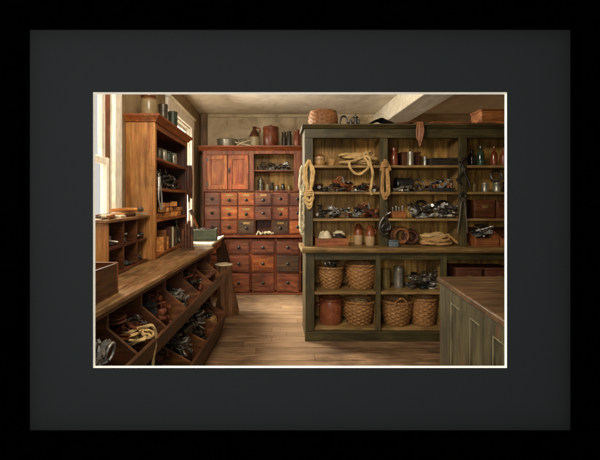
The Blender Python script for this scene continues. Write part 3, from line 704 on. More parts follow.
KINDS = {'bolt': (k_bolt, 'hexagon-headed bolt'), 'iron_ring': (k_ring, 'round ring'), 'pipe_elbow': (k_elbow, 'bent pipe elbow'), 'pipe_tee': (k_tee, 'pipe tee piece'), 'pulley': (k_pulley, 'grooved pulley wheel'),
         'shackle': (k_shackle, 'U-shaped shackle'), 'hinge': (k_hinge, 'flat plate hinge'), 'spanner': (k_spanner, 'double-ended spanner'), 'clamp': (k_clamp, 'small G-clamp'), 'valve': (k_valve, 'valve with handwheel'),
         'gear': (k_gear, 'toothed gear wheel'), 'hook': (k_hook, 'curved hook'), 'horseshoe': (k_horseshoe, 'open horseshoe'), 'chain': (k_chain, 'short length of chain')}
FLAT = {'hinge', 'spanner', 'gear', 'iron_ring', 'horseshoe'}
PROTO = {}
def piece(kind, mat):
    if (kind, mat) not in PROTO:
        o = KINDS[kind][0]().build(kind, mat); me = o.data; bpy.data.objects.remove(o); me.name = kind; PROTO[(kind, mat)] = me
    return PROTO[(kind, mat)]
ADJ = {'iron': 'dark iron', 'steel': 'bright steel', 'black_iron': 'black iron', 'rust': 'rusty', 'pewter': 'dull grey', 'brass': 'brass'}
def heap(where, box, z0, spec, seed, sc=(.9, 1.25), lean=.25, more=1.):
    """drops pieces one by one on a height grid so that each rests on what is below it"""
    r = random.Random(seed); x0, x1, y0, y1 = box; c = .008; H = {}
    spec = [(k, mt, math.ceil(n * more)) for k, mt, n in spec]
    todo = [(k, mt) for k, mt, n in spec for _ in range(n)]; r.shuffle(todo)
    cnt = {}
    for k, mt, n in spec: cnt[(k, mt)] = cnt.get((k, mt), 0) + n
    for k, mt in todo:
        me = piece(k, mt); s = r.uniform(*sc); best = None
        for _try in range(9):
            rx = r.uniform(-lean, lean); ry = r.uniform(-lean, lean)
            if k in FLAT and r.random() < .45: rx = R(r.uniform(55, 80)) * r.choice((1, -1))
            M3 = Euler((rx, ry, r.uniform(0, 2 * PI))).to_matrix() * s
            P = [M3 @ v.co for v in me.vertices]
            lo = min(p.x for p in P); hi = max(p.x for p in P); lo2 = min(p.y for p in P); hi2 = max(p.y for p in P)
            if hi - lo > x1 - x0 or hi2 - lo2 > y1 - y0: continue
            X = r.uniform(x0 - lo, x1 - hi); Y = r.uniform(y0 - lo2, y1 - hi2)
            Z = max(H.get((int((X + p.x) / c), int((Y + p.y) / c)), z0) - p.z for p in P) - .002
            if best is None or Z < best[0]: best = (Z, X, Y, P, M3)
        if best is None: continue
        Z, X, Y, P, M3 = best
        for p in P:
            q = (int((X + p.x) / c), int((Y + p.y) / c)); H[q] = max(H.get(q, z0), Z + p.z)
        o = bpy.data.objects.new(k, me); COL.objects.link(o); o.location = (X, Y, Z + .002); o.rotation_euler = M3.to_euler(); o.scale = (s, s, s)
        one = cnt[(k, mt)] == 1
        lab = f"{ADJ[mt]} {KINDS[k][1]} {where}"
        tag(o, lab, KINDS[k][1].split()[-1] if k not in ('valve', 'chain', 'pipe_tee') else {'valve': 'valve', 'chain': 'chain', 'pipe_tee': 'pipe fitting'}[k], None if one else f"{ADJ[mt]} {KINDS[k][1]}s {where}")
# --- red cabinet open shelves
zc = bz(170); zs = bz(190.4)
heap("on the red cabinet's upper open shelf", (PX(256, 6.4), PX(292, 6.4), 6.29, 6.5), zc + .001, [('horseshoe', 'steel', 2), ('hook', 'pewter', 3), ('pipe_elbow', 'steel', 2), ('clamp', 'black_iron', 2), ('shackle', 'pewter', 2), ('valve', 'iron', 1), ('pulley', 'iron', 1)], 5, (0.8, 1.2), 0.25, 1.3)
solo(lathe([(.05, 0), (.052, .1), (.042, .105), (.042, .12), (.05, .125), (.05, .17), (.03, .18), (.03, .2), (.018, .21), (0, .212)]), 'canister', 'pewter', 'grey stacked canister at the left of the lower open shelf in the red cabinet', 'canister', put(260.5, 6.4, zs))
for x, r, h, mt, l in ((267.5, .028, .1, 'cloth_pale', 'small cream jar beside the grey canister in the red cabinet'), (272, .026, .13, 'tin_dark', 'dark jar right of the cream jar on the lower open shelf of the red cabinet'), (277, .03, .085, 'steel', 'small bright tin in the middle of the lower open shelf of the red cabinet'),
                  (283, .03, .11, 'glass_dark', 'dark glass jar near the right of the lower open shelf of the red cabinet'), (289.5, .032, .09, 'tin_ochre', 'ochre tin at the right end of the lower open shelf of the red cabinet')):
    solo(lathe(pot_prof(r, h, .8, .1)), 'jar', mt, l, 'jar', put(x, 6.4, zs))
# pale scraps spilling out of the empty drawer opening
zf = bz(234.5) + .003
for i in range(8):
    r = rnd; pts = [(-.05, 0, .012), (-.02, r.uniform(-.03, .03), r.uniform(.01, .05)), (.02, r.uniform(-.03, .03), r.uniform(.01, .05)), (.06, r.uniform(-.02, .02), .014)]
    q = solo(MB().tube(spline(pts), .011, 7), 'wood_shaving', 'cloth_pale', 'pale curled wood shaving spilling from the empty drawer opening of the red cabinet', 'wood shaving', (PX(257.5 + 1.9 * i, 6.2), 6.17 + .02 * (i % 3), zf + .004 * (i % 2)), (0, 0, r.uniform(0, 3)), 'pale shavings in the empty drawer opening')

# --- honey bookcase: top and shelves
solo(lathe(pot_prof(.07, .185, .8, .14)), 'stoneware_jar', 'stone_two', 'fat grey stoneware jar with brown rim on top of the honey bookcase', 'jar', (-1.085, 3.43, KTOP))
solo(lathe(lid_can(.042, .172)), 'tin', 'tin_dark', 'dark brown tin in the middle on top of the honey bookcase', 'tin', (-1.03, 3.68, KTOP))
solo(lathe(lid_can(.046, .19)), 'tin', 'tin_green', 'dark green tin at the far right on top of the honey bookcase', 'tin', (-1.04, 4.07, KTOP))
for y, r, h, mt, l in ((3.74, .035, .12, 'tin_dark', 'dark jar nearest the front on the top shelf of the honey bookcase'), (3.88, .034, .12, 'pewter', 'pale grey jar second from the front on the top shelf of the honey bookcase'), (4.05, .046, .125, 'tin_green', 'green jar third from the front on the top shelf of the honey bookcase'), (4.24, .044, .13, 'pewter', 'wide grey jar at the back end of the top shelf of the honey bookcase')):
    solo(lathe(pot_prof(r, h, .82, .12)), 'jar', mt, l, 'jar', (-1.08, y, KS[3]))
heap("on the honey bookcase's middle shelf", (-1.2, -1.02, 3.6, 4.5), KS[2] + .001, [('clamp', 'black_iron', 3), ('spanner', 'iron', 2), ('pulley', 'iron', 3), ('pipe_elbow', 'black_iron', 3), ('gear', 'iron', 3), ('hook', 'iron', 2), ('valve', 'rust', 2)], 8, (0.9, 1.3), 0.4, 1.2)
hh = {}
r = random.Random(4)
for i in range(16):
    w_, l_, h_ = r.uniform(.05, .07), r.uniform(.08, .13), r.uniform(.035, .05); col_ = i % 6; lev = i // 6
    solo(MB().cbox((0, 0, h_ / 2), (w_, l_, h_)), 'wood_block', 'wood_block', 'orange wooden block in the pile on the lower shelf of the honey bookcase', 'wood block', (-1.07 + r.uniform(-.02, .02), 3.68 + col_ * .135 + lev * .05, KS[1] + lev * .05), (0, 0, r.uniform(-.3, .3)), 'orange wooden blocks on the bookcase', .004)
for y, w_, h_, mt, l in ((3.66, .05, .13, 'wood_block', 'light wooden box nearest the front on the bottom shelf of the honey bookcase'), (3.74, .04, .19, 'crate', 'tall brown ledger second from the front on the bookcase bottom shelf'), (3.82, .05, .12, 'wood_block', 'short pale book third from the front on the bookcase bottom shelf'),
                         (3.92, .06, .21, 'leather', 'tall dark leather book in the middle of the bookcase bottom shelf'), (4.01, .04, .2, 'cloth_pale', 'cream-backed book right of the tall leather book on the bookcase bottom shelf'), (4.09, .05, .17, 'crate_dark', 'dark brown book right of the cream-backed book on the bookcase bottom shelf')):
    m = MB(); d = .13
    m.box(-d / 2, d / 2, -w_ / 2, -w_ / 2 + .006, 0, h_); m.box(-d / 2, d / 2, w_ / 2 - .006, w_ / 2, 0, h_); m.box(d / 2 - .006, d / 2 + .003, -w_ / 2 + .0061, w_ / 2 - .0061, 0, h_); m.box(-d / 2 + .005, d / 2 - .0062, -w_ / 2 + .0062, w_ / 2 - .0062, .004, h_ - .005)
    solo(m, 'book', mt, l, 'book', (-1.085, y, KS[0]), (0, 0, 0), None, .002)
solo(lathe(lid_can(.05, .2)), 'tin', 'tin_dark', 'tall dark tin beyond the books on the bookcase bottom shelf', 'tin', (-1.08, 4.2, KS[0]))
solo(lathe(bottle_prof(.045, .25)), 'bottle', 'glass_dark', 'dark bottle at the back end of the bookcase bottom shelf', 'bottle', (-1.08, 4.36, KS[0]))
# hanging steel callipers and straps on the bookcase front
g = thing('callipers', 'long bright steel callipers hanging on the near edge of the honey bookcase', 'callipers', (-.985, 3.4, 1.66))
m = MB(); m.torus(.016, .006, rotm(0, R(90), 0, (.0, 0, 0)), 14, 6); m.build('pivot', 'steel', g)
for sy in (-1, 1):
    MB().tube(spline([(.004 * sy, 0, -.01), (.004, .025 * sy, -.09), (.004, .045 * sy + .02, -.2), (.004, .02 * sy + .05, -.29)]), .009, 8, taper=lambda t: 1.1 - .5 * t).build('leg', 'steel', g)
MB().tube([(-.02, 0, .014), (.012, 0, .014), (.016, 0, .024)], .004, 6).build('nail', 'black_iron', g)
m = MB(); r = random.Random(9)
for k in range(5):
    w_ = r.uniform(.02, .05); h_ = r.uniform(.26, .42); dy = (k - 2) * .012
    m.tube(spline([(.01 + .006 * k, dy, 0), (.012 + .006 * k, dy + w_, -h_ * .35), (.012 + .006 * k, dy + w_ * .8, -h_ * .8), (.012 + .006 * k, dy, -h_), (.012 + .006 * k, dy - w_ * .8, -h_ * .75), (.012 + .006 * k, dy - w_, -h_ * .3), (.01 + .006 * k, dy, 0)]), .010, 7)
m.tube([(-.012, 0, .008), (.045, 0, .008), (.05, 0, .02)], .005, 6)
solo(m, 'leather_strap_bundle', 'leather', 'dark leather straps hanging in loops on the far edge of the honey bookcase', 'straps', (-.99, 4.53, 1.83))

# --- on the pigeonhole box and in it
def handled(name, label, cat, loc, rz, L, hd, hm='wood_block', mm_='iron', z=.016):
    g = thing(name, label, cat, loc, rz)
    MB().tube([(0, -L / 2, z), (0, -L * .2, z), (0, L * .15, z), (0, L / 2, z)], .014, 10, taper=lambda t: .85 + .3 * math.sin(t * 2.6)).build('handle', hm, g)
    hd().build('head', mm_, g); return g
def hd_hammer(L=.28): 
    m = MB(); m.lathe([(.016, 0), (.02, .004), (.02, .03), (.014, .036), (.014, .07), (.02, .076), (.02, .1), (.004, .11)], 12, rotm(0, R(90), 0, (-.055, L / 2, .018))); return m
def hd_chisel(L=.16):
    m = MB(); m.box(-.012, .012, L / 2, L / 2 + .14, .012, .018); m.lathe([(.016, 0), (.014, .02)], 10, rotm(R(-90), 0, 0, (0, L / 2 - .01, .016))); return m
def hd_file(L=.14): return MB().box(-.014, .014, L / 2, L / 2 + .22, .012, .02)
handled('hammer', 'hammer with an orange wooden handle lying topmost on the pigeonhole box', 'hammer', (-1.11, 2.95, QZ + .036), R(-20), .28, hd_hammer)
handled('chisel', 'chisel with a dark handle lying at the front edge of the pigeonhole box top', 'chisel', (-1.075, 2.62, QZ), R(12), .16, hd_chisel, 'crate', 'steel')
handled('file', 'long steel file lying beside the bookcase on the pigeonhole box', 'file', (-1.08, 2.98, QZ), R(-6), .14, hd_file, 'crate_dark', 'steel')
handled('chisel', 'chisel lying furthest from the room on the pigeonhole box, against the window', 'chisel', (-1.17, 2.7, QZ), R(-10), .16, hd_chisel, 'leather', 'pewter')
handled('screwdriver', 'screwdriver with pale handle pointing at the viewer on the pigeonhole box top', 'screwdriver', (-1.1, 2.6, QZ), R(170), .12, lambda: MB().tube([(0, .05, .016), (0, .2, .016)], .006, 8), 'cloth_pale', 'iron')
solo(MB().tube([(-.02, -.19, .012), (0, 0, .014), (.03, .19, .012)], .012, 8), 'dowel', 'wood_block', 'thin round wooden dowel lying near the window on the pigeonhole box', 'dowel', (-1.2, 3.0, QZ))
solo(MB().box(-.04, .04, -.2, .2, 0, .016), 'wooden_ruler', 'cloth_pale', 'pale flat wooden batten lying under the hammer on the pigeonhole box', 'batten', (-1.13, 2.95, QZ), (0, 0, R(8)), None, .002)
r = random.Random(21)
for k in range(3):
    y0 = QY0 + .03 + k * (QY1 - QY0) / 3
    for lv, z in ((0, BH + .021), (1, BH + (QZ - BH) * .47 + .017)):
        where = f"in the {['near', 'middle', 'far'][k]} {['lower', 'upper'][lv]} compartment of the pigeonhole box"
        heap(where, (-1.17, -1.06, y0, y0 + .2), z, [[('spanner', 'pewter', 1), ('bolt', 'iron', 2), ('pipe_elbow', 'black_iron', 1)], [('hinge', 'iron', 1), ('hook', 'pewter', 1), ('bolt', 'black_iron', 2)]][(k + lv) % 2], 30 + k * 2 + lv, (.8, 1.0))
# foreground tray on the bench
g = thing('wooden_tray', 'dark open wooden tray standing on the near end of the workbench', 'tray', (-1.03, 1.98, BH), R(-3))
w_, l_, h_ = .175, .19, .165
m = MB(); m.box(-w_, w_, -l_, l_, .001, .014); m.build('base', 'crate_dark', g)
for a in ((-w_, w_, -l_, -l_ + .016), (-w_, w_, l_ - .016, l_)): MB().box(a[0], a[1], a[2], a[3], .0145, h_).build('end_board', 'crate', g, bev=.003)
for a in ((-w_, -w_ + .016), (w_ - .016, w_)): MB().box(a[0], a[1], -l_ + .0163, l_ - .0163, .0145, h_ - .004).build('side_board', 'bench_wood', g, bev=.003)
heap("in the wooden tray on the workbench", (-1.17, -.89, 1.84, 2.12), BH + .03, [('pulley', 'iron', 2), ('pipe_tee', 'black_iron', 2), ('hook', 'iron', 2)], 77, (1., 1.3))
# slatted block standing at the far end of the bench
g = thing('slatted_block', 'dark brown upright slatted wooden block at the far end of the workbench', 'wooden block', (-.885, 4.04, BH), R(8))
for i, h_ in enumerate((.21, .26, .29, .23)): MB().box(-.055 + i * .029, -.055 + i * .029 + .026, -.05, .05, .02, h_).build('slat', 'crate_dark', g, bev=.004)
MB().box(-.066, .07, -.06, .06, .001, .0195).build('base', 'crate_dark', g, bev=.003)

# --- side table at the back, toolbox, apron, stump
g = thing('side_table', 'pale topped side table between the workbench and the red cabinet', 'table', (-.96, 4.83, 0))
MB().box(-.28, .28, -.53, .53, .945, .975).build('table_top', 'stump_top', g, bev=.006)
MB().box(-.262, .262, -.51, .51, .86, .944).build('apron', 'crate', g, bev=.003)
for sx in (-1, 1):
    for sy in (-1, 1): MB().box(sx * .24 - .025, sx * .24 + .025, sy * .48 - .025, sy * .48 + .025, 0.002, .859).build('leg', 'crate_dark', g, bev=.004)
g = thing('toolbox', 'grey green open toolbox standing on the pale side table', 'toolbox', (-.845, 4.72, .976), R(4))
MB().box(-.16, .16, -.09, .09, 0, .012).build('base', 'toolbox_green', g)
for s in (-1, 1):
    MB().box(-.16, .16, s * .083 - .007, s * .083 + .007, .0122, .125).build('side_board', 'toolbox_green', g, bev=.003)
    MB().box(s * .152 - .008, s * .152 + .008, -.0758, .0758, .0122, .14).build('end_board', 'toolbox_green', g, bev=.003)
handled('mallet', 'tool with slanting reddish wooden handle sticking out of the green toolbox', 'tool', (-.945, 4.72, 1.16), 0, .26, lambda: MB().lathe([(.02, 0), (.02, .07), (0, .072)], 10, rotm(R(90), 0, 0, (0, -.12, .016))), 'crate').rotation_euler = (R(-68), 0, R(-55))
solo(lathe([(.05, 0), (.055, .02), (.045, .05), (.02, .075), (.012, .09), (.016, .1), (0, .105)]), 'oil_can', 'pewter', 'round grey oil can poking up in the green toolbox', 'oil can', (-.78, 4.72, .99))
heap("lying in the green toolbox", (-.95, -.72, 4.65, 4.79), .99, [('bolt', 'iron', 3), ('pipe_tee', 'iron', 2), ('hinge', 'pewter', 2)], 41, (1., 1.3))
m = MB(); n = 14; v = []; f = []
for j in range(n + 1):
    t = j / n
    for i in range(9):
        s = i / 8 - .5; z = .982 if t < .25 else .982 - (t - .25) * .5
        x = -.84 + min(t, .25) * .42 + (max(0, t - .25) * .10) + .012 * math.sin(s * 14 + t * 4) * t
        v.append((x + s * .12 * (.3 + t), 5.2 + s * .22 + .012 * math.sin(9 * t), z + .006 * math.sin(s * 11)))
nv = len(v); v += [(x + .006, y, z + .008) for x, y, z in v]
for j in range(n):
    for i in range(8):
        a = j * 9 + i; f += [(a, a + 1, a + 10, a + 9), (a + nv, a + 9 + nv, a + 10 + nv, a + 1 + nv)]
ring = [i for i in range(9)] + [j * 9 + 8 for j in range(1, n + 1)] + [n * 9 + i for i in range(7, -1, -1)] + [j * 9 for j in range(n - 1, 0, -1)]
for k in range(len(ring)): a, b = ring[k], ring[(k + 1) % len(ring)]; f.append((a, a + nv, b + nv, b))
m.add(v, f); solo(m, 'leather_apron', 'leather_dark', 'dark leather apron draped over the edge of the side table', 'apron', (0, 0, 0), sharp=80)
g = thing('tree_stump', 'rough wooden chopping stump with pale cut top standing by the red cabinet', 'stump', (-.62, 5.04, 0)); g.scale = (.86, .86, .98)
r = random.Random(6); rip = [[r.uniform(-.022, .022) + .012 * math.sin(i * 1.3) for i in range(28)] for _ in range(2)]
def slump(m):
    for q in m.v:
        t = q.z / .65; q.x += -.03 * t + .018 * math.sin(3.1 * t + math.atan2(q.y, q.x) * 2); q.y += .012 * math.sin(4 * t + 1)
    return m
slump(lathe([(.142, .001), (.146, .05), (.14, .13), (.126, .24), (.112, .36), (.106, .46), (.11, .56), (.122, .63), (.118, .648)], 28, ripple=lambda i, j: rip[0][i] * (1.1 - .1 * j) + .012 * math.sin(i * .9 + j * .8))).build('trunk', 'stump', g, sharp=28)
slump(lathe([(.12, .6485), (.126, .655), (.118, .664), (0, .667)], 28, ripple=lambda i, j: rip[0][i] * .6)).build('cut_top', 'stump_top', g)

# --- baskets
def basket(label, loc, r0, r1, h, mat, rows=12, handles=0, hz=0., inverted=False, group=None, n=60):
    g = thing('wicker_basket', label, 'basket', loc, hz, group)
    prof = [(0, .006)] if False else []
    for j in range(rows * 2 + 1):
        t = j / (rows * 2); rr = r0 + (r1 - r0) * t + .012 * math.sin(PI * t) * (r1 / .16); prof.append((rr, h * t))
    inn_ = [(rr - .012, z + .012) for rr, z in prof[::-1]]; inn_[0] = (prof[-1][0] - .01, h)
    inn_ = [inn_[0]] + [p for p in inn_[1:] if p[1] < h - .01] + [(0, .014)]
    m = MB(); K = len(prof)
    rp = (lambda i, j: (.0055 * (1 if ((i // 3) + (j // 2)) % 2 else -1) if j % 2 else -.0065) if j < K else 0)
    if inverted:
        m.lathe([(rr, h - z) for rr, z in prof + inn_], n, ripple=rp)
        top = [(r0, h - .0005)]; m.build('body', mat, g, sharp=75)
        MB().torus(r1 + .004, .011, rotm(0, 0, 0, (0, 0, .011)), 36, 8).build('rim', mat, g)
        MB().torus(r0 - .006, .009, rotm(0, 0, 0, (0, 0, h - .006)), 36, 8).build('foot_ring', mat, g)
        return g
    m.lathe(prof + inn_, n, ripple=rp); m.build('body', mat, g, sharp=75)
    q = MB(); m_ = 60; pts1 = [((r1 + .006 * math.cos(9 * a)) * math.cos(a), (r1 + .006 * math.cos(9 * a)) * math.sin(a), h + .005 * math.sin(9 * a)) for a in [2 * PI * i / m_ for i in range(m_)]]
    q.tube(pts1, .009, 6, True); q.tube([((r1 - .006 * math.cos(9 * a)) * math.cos(a), (r1 - .006 * math.cos(9 * a)) * math.sin(a), h - .005 * math.sin(9 * a)) for a in [2 * PI * i / m_ for i in range(m_)]], .009, 6, True)
    q.build('rim', mat, g)
    for k in range(handles):
        a = -PI / 2 if handles == 1 else (PI * k)
        c = Vector((math.cos(a), math.sin(a), 0)); s = Vector((-c.y, c.x, 0))
        P = [c * (r1 + .008) + s * (.06 * math.cos(t)) + Vector((0, 0, h - .015 + .07 * math.sin(t))) for t in [PI * i / 10 for i in range(11)]]
        MB().tube(P, .009, 8, twist=60, lobes=3).build('handle', mat, g)
    return g
DC = 4.33
basket('tapered wicker basket heaped with iron parts, upper left in the green base', put(330.5, DC, LS[0]), .105, .138, .225, 'wicker_gold')
basket('wide wicker basket standing right of the iron-filled basket, upper shelf of the green base', put(360.5, DC, LS[0]), .125, .168, .255, 'wicker_gold')
basket('wide wicker basket holding rope on the floor of the green base', put(358.5, DC, LS[1]), .125, .168, .245, 'wicker_gold')
basket('wicker basket with a hoop handle on its front rim, in the green base', put(396.3, 4.31, LS[1]), .125, .166, .25, 'wicker_gold', handles=1)
basket('tall wicker basket right of the hoop-handled basket in the green base', put(423, 4.30, LS[1]), .115, .142, .28, 'wicker_gold')
basket('dark narrow wicker basket half hidden behind the tall basket in the green base', put(434.5, 4.45, LS[1]), .085, .1, .29, 'wicker_red')
basket('upturned reddish wicker basket on top of the green shelf unit', put(323, 4.42, GTOP), .142, .158, .18, 'wicker_red', rows=9, inverted=True)
heap("in the upper left wicker basket", (PX(330.5, DC) - .085, PX(330.5, DC) + .085, DC - .085, DC + .085), LS[0] + .15, [('pipe_elbow', 'iron', 2), ('iron_ring', 'pewter', 3), ('pulley', 'iron', 2), ('horseshoe', 'pewter', 2), ('hook', 'iron', 2), ('clamp', 'steel', 1)], 51, (1.0, 1.3), .5)
# rope helpers
def coil(rx, ry, turns, r, seed, rise=.012, jit=.015, per=10, z0=None):
    q = random.Random(seed); P = []
    for i in range(int(turns * per) + 1):
        a = 2 * PI * i / per; k = 1 + q.uniform(-jit, jit) * 6 - .04 * (i / per)
        P.append((rx * k * math.cos(a), ry * k * math.sin(a), (r if z0 is None else z0) + rise * i / per + abs(q.uniform(0, jit)) * .6))
    return P
def tangle(rx, ry, turns, r, seed, rise=.018, off=.03):
    q = random.Random(seed); P = []; per = 9
    for k in range(turns):
        ox, oy, f, tl, ph = q.uniform(-off, off), q.uniform(-off, off) * .6, q.uniform(.62, 1.05), q.uniform(-.14, .2), q.uniform(-.4, .4)
        for i in range(per):
            a = 2 * PI * i / per + ph * .3; P.append((ox + rx * f * math.cos(a), oy + ry * f * math.sin(a), r + rise * (k + i / per) + max(0, tl * rx * math.cos(a + ph)) * 1.2))
    return P
solo(MB().rope(coil(.1, .1, 5, .012, 3, .02), .012, sub=3), 'rope_coil', 'rope_pale', 'coil of rope lying inside the wide basket on the green base floor', 'rope', put(358.5, DC, LS[1] + .13))
solo(MB().rope(coil(.085, .085, 4, .011, 5, .016), .011, sub=3), 'rope_coil', 'rope_brown', 'brown coil of rope lying in the empty-looking wide basket on the upper shelf', 'rope', put(360.5, DC, LS[0] + .11))
g = thing('crock', 'tall reddish brown glazed crock on the floor of the green base, left', 'crock', put(330.3, DC, LS[1]))
lathe([(.112, 0), (.12, .02), (.124, .12), (.122, .235), (.118, .245), (.128, .25), (.128, .275), (.118, .28), (.108, .27), (.106, .12), (0, .1)], 32).build('body', 'crock_red', g)
for s in (-1, 1): MB().tube(spline([(s * .119, -.03, .2), (s * .145, -.02, .2), (s * .145, .02, .2), (s * .119, .03, .2)]), .011, 8).build('handle', 'crock_red', g)
solo(lathe(can_prof(.047, .205)), 'tin', 'tin_ochre', 'ochre brown tin left of the steel tin in the green base', 'tin', put(385.8, 4.33, LS[0]))
solo(lathe(can_prof(.05, .225)), 'tin', 'pewter', 'grey steel tin right of the ochre tin in the green base', 'tin', put(398.5, 4.33, LS[0]))
heap("right of the two tins in the green base", (PX(407, 4.3), PX(438, 4.3), 4.2, 4.46), LS[0] + .001, [('chain', 'iron', 3), ('pulley', 'black_iron', 3), ('pipe_elbow', 'steel', 3), ('iron_ring', 'iron', 3), ('clamp', 'black_iron', 3), ('valve', 'iron', 3), ('horseshoe', 'steel', 2), ('gear', 'black_iron', 3), ('pipe_tee', 'pewter', 2)], 61, (0.65, 0.95), 0.3, 0.85)
def wbox(name, label, loc, w_, d_, h_, mat, slot=True, rz=0., lid=False):
    g = thing(name, label, 'box', loc, rz)
    MB().box(-w_ / 2, w_ / 2, -d_ / 2, d_ / 2, .0, h_ - (.022 if lid else 0)).build('body', mat, g, bev=.004)
    if lid: MB().box(-w_ / 2 - .006, w_ / 2 + .006, -d_ / 2 - .006, d_ / 2 + .006, h_ - .0215, h_).build('lid', mat, g, bev=.004)
    if slot:
        MB().box(-w_ / 2 + .012, w_ / 2 - .012, -d_ / 2 - .006, -d_ / 2 - .0002, .014, h_ - .03).build('front_panel', mat, g, bev=.004)
        MB().box(-.03, .03, -d_ / 2 - .009, -d_ / 2 - .0062, h_ * .55, h_ * .55 + .026).build('label_card', 'tin_ochre', g)
    return g
wbox('wooden_box', 'reddish wooden box behind the counter, left one of two in the green base', put(462.5, 4.34, LS[0]), .27, .3, .235, 'book_red', True, lid=True)
wbox('wooden_box', 'reddish wooden box behind the counter, right one of two in the green base', put(491.5, 4.34, LS[0]), .29, .3, .23, 'book_red', True, lid=True)

# --- green unit, upper bays
DS = 4.38
z1, z2, z3, z4 = SH[0], SH[1], SH[2], LEDGE
g = thing('lidded_pot', 'small ochre pot with bulging lid on the top left shelf of the green unit', 'pot', put(319.6, DS, z1))
lathe([(.045, 0), (.058, .02), (.06, .05), (.052, .07), (.055, .075), (0, .075)]).build('body', 'bowl_ochre', g); lathe([(.057, .0755), (.06, .09), (.052, .115), (.03, .128), (0, .13)]).build('lid', 'jar_two', g)
solo(lathe([(.03, 0), (.034, .008), (.052, .06), (.054, .075), (.049, .075), (.03, .015), (0, .012)]), 'bowl', 'bowl_ochre', 'small ochre bowl between the lidded pot and the rope on the top left shelf', 'bowl', put(331.5, DS, z1))
cx0 = PX(358, DS)
P = tangle(.2, .1, 7, .012, 12, .017, .04)
yf = DU - DS - .02
P += [(.1, -.08, .12), (.04, -.12, .09), (-.10, yf + .02, .04), (-.13, yf, .0), (-.1, yf - .004, -.06), (-.03, yf - .004, -.095), (.04, yf - .004, -.06), (.075, yf, .0), (.05, yf + .03, .07), (.03, yf + .05, .1), (.08, yf + .02, .08), (.1, yf, .0), (.115, yf - .004, -.1), (.105, yf - .004, -.19), (.09, yf - .004, -.27), (.11, yf - .004, -.31)]
solo(MB().rope(P, .0125, sub=4), 'rope_coil', 'rope_pale', 'big pale rope coil trailing over the top left shelf of the green unit', 'rope', (cx0, DS, z1))
solo(MB().rope(coil(.1, .07, 4, .012, 15, .018), .012, sub=3), 'rope_coil', 'rope_brown', 'brown rope coil lying right behind the big pale rope on the top left shelf', 'rope', put(371, 4.47, z1))
W2 = "on second shelf of the green unit's left bay"
heap(W2, (PX(314.5, DS), PX(379, DS), 4.26, 4.5), z2 + .001, [('pulley', 'iron', 3), ('pipe_elbow', 'black_iron', 3), ('valve', 'iron', 2), ('bolt', 'steel', 3), ('gear', 'black_iron', 3), ('shackle', 'pewter', 3), ('clamp', 'iron', 3), ('horseshoe', 'rust', 3), ('pipe_tee', 'rust', 3)], 71, (0.62, 0.9), 0.2, 1.35)
def plane_tool(label, loc, rot, mat, metal='iron'):
    g = thing('hand_plane', label, 'hand plane', loc); g.rotation_euler = rot
    MB().pxz([(-.12, 0), (.12, 0), (.12, .035), (.03, .045), (-.12, .04)], -.028, .028).build('body', mat, g, bev=.004)
    MB().tube(spline([(-.095, 0, .038), (-.085, 0, .075), (-.06, 0, .09), (-.05, 0, .078), (-.065, 0, .06), (-.06, 0, .04)]), .010, 8).build('handle', 'crate', g)
    MB().lathe([(.012, 0), (.012, .015), (.022, .03), (.018, .042), (0, .046)], 12, rotm(0, 0, 0, (.08, 0, .036))).build('knob', 'crate', g)
    MB().box(-.004, .004, -.022, .022, 0, .075, rotm(0, R(-40), 0, (0.0, 0, .042))).build('blade', 'steel', g); return g
plane_tool('brown wooden hand plane tilted on the heap, second shelf of the left bay', put(342, 4.33, z2 + .055), (R(6), R(24), R(12)), 'crate')
W3 = "on third shelf of the green unit's left bay"
heap(W3, (PX(314.5, DS), PX(379, DS), 4.26, 4.5), z3 + .001, [('valve', 'black_iron', 3), ('pulley', 'steel', 3), ('pipe_elbow', 'iron', 4), ('pipe_tee', 'black_iron', 3), ('iron_ring', 'steel', 3), ('bolt', 'pewter', 3), ('clamp', 'iron', 3), ('shackle', 'black_iron', 3), ('gear', 'rust', 3)], 73, (0.62, 0.9), 0.2, 1.35)
plane_tool('dark wooden hand plane leaning on the heap, third shelf of the left bay', put(367, 4.31, z3 + .06), (R(4), R(30), R(8)), 'leather')
# row 4, left bay: tray with rags, two jars
DT = 4.33
g = thing('wooden_tray', 'orange brown wooden tray full of rags at the left end of the green ledge', 'tray', put(330.5, DT, z4))
w_, d_, h_ = .175, .12, .085
MB().box(-w_, w_, -d_, d_, .0005, .012).build('base', 'crate', g)
for s in (-1, 1):
    MB().box(-w_, w_, s * (d_ - .006) - .006, s * (d_ - .006) + .006, .0122, h_).build('side_board', 'crate', g, bev=.003)
    MB().box(s * (w_ - .006) - .006, s * (w_ - .006) + .006, -d_ + .0123, d_ - .0123, .0122, h_).build('end_board', 'crate', g, bev=.003)
def rag(rx, ry, h, seed):
    q = random.Random(seed); n, k = 20, 9; v = []; f = []
    ph = [q.uniform(0, 6) for _ in range(6)]
    for j in range(k + 1):
        t = j / k
        for i in range(n):
            a = 2 * PI * i / n; w = 1 + .16 * math.sin(3 * a + ph[0] + 3 * t) + .1 * math.sin(7 * a + ph[1]) * t
            v.append((rx * w * math.cos(PI / 2 * t) * math.cos(a), ry * w * math.cos(PI / 2 * t) * math.sin(a), max(0, h * (math.sin(PI / 2 * t) + .22 * math.sin(5 * a + ph[2] + 4 * t) * math.sin(PI * t) + .18 * math.sin(2 * a + ph[3]) * t * (1 - t)))))
    m = MB(); v2 = v
    for j in range(k):
        for i in range(n): f.append((j * n + i, j * n + (i + 1) % n, (j + 1) * n + (i + 1) % n, (j + 1) * n + i))
    f.append(list(range(n - 1, -1, -1))); return m.add(v2, f)
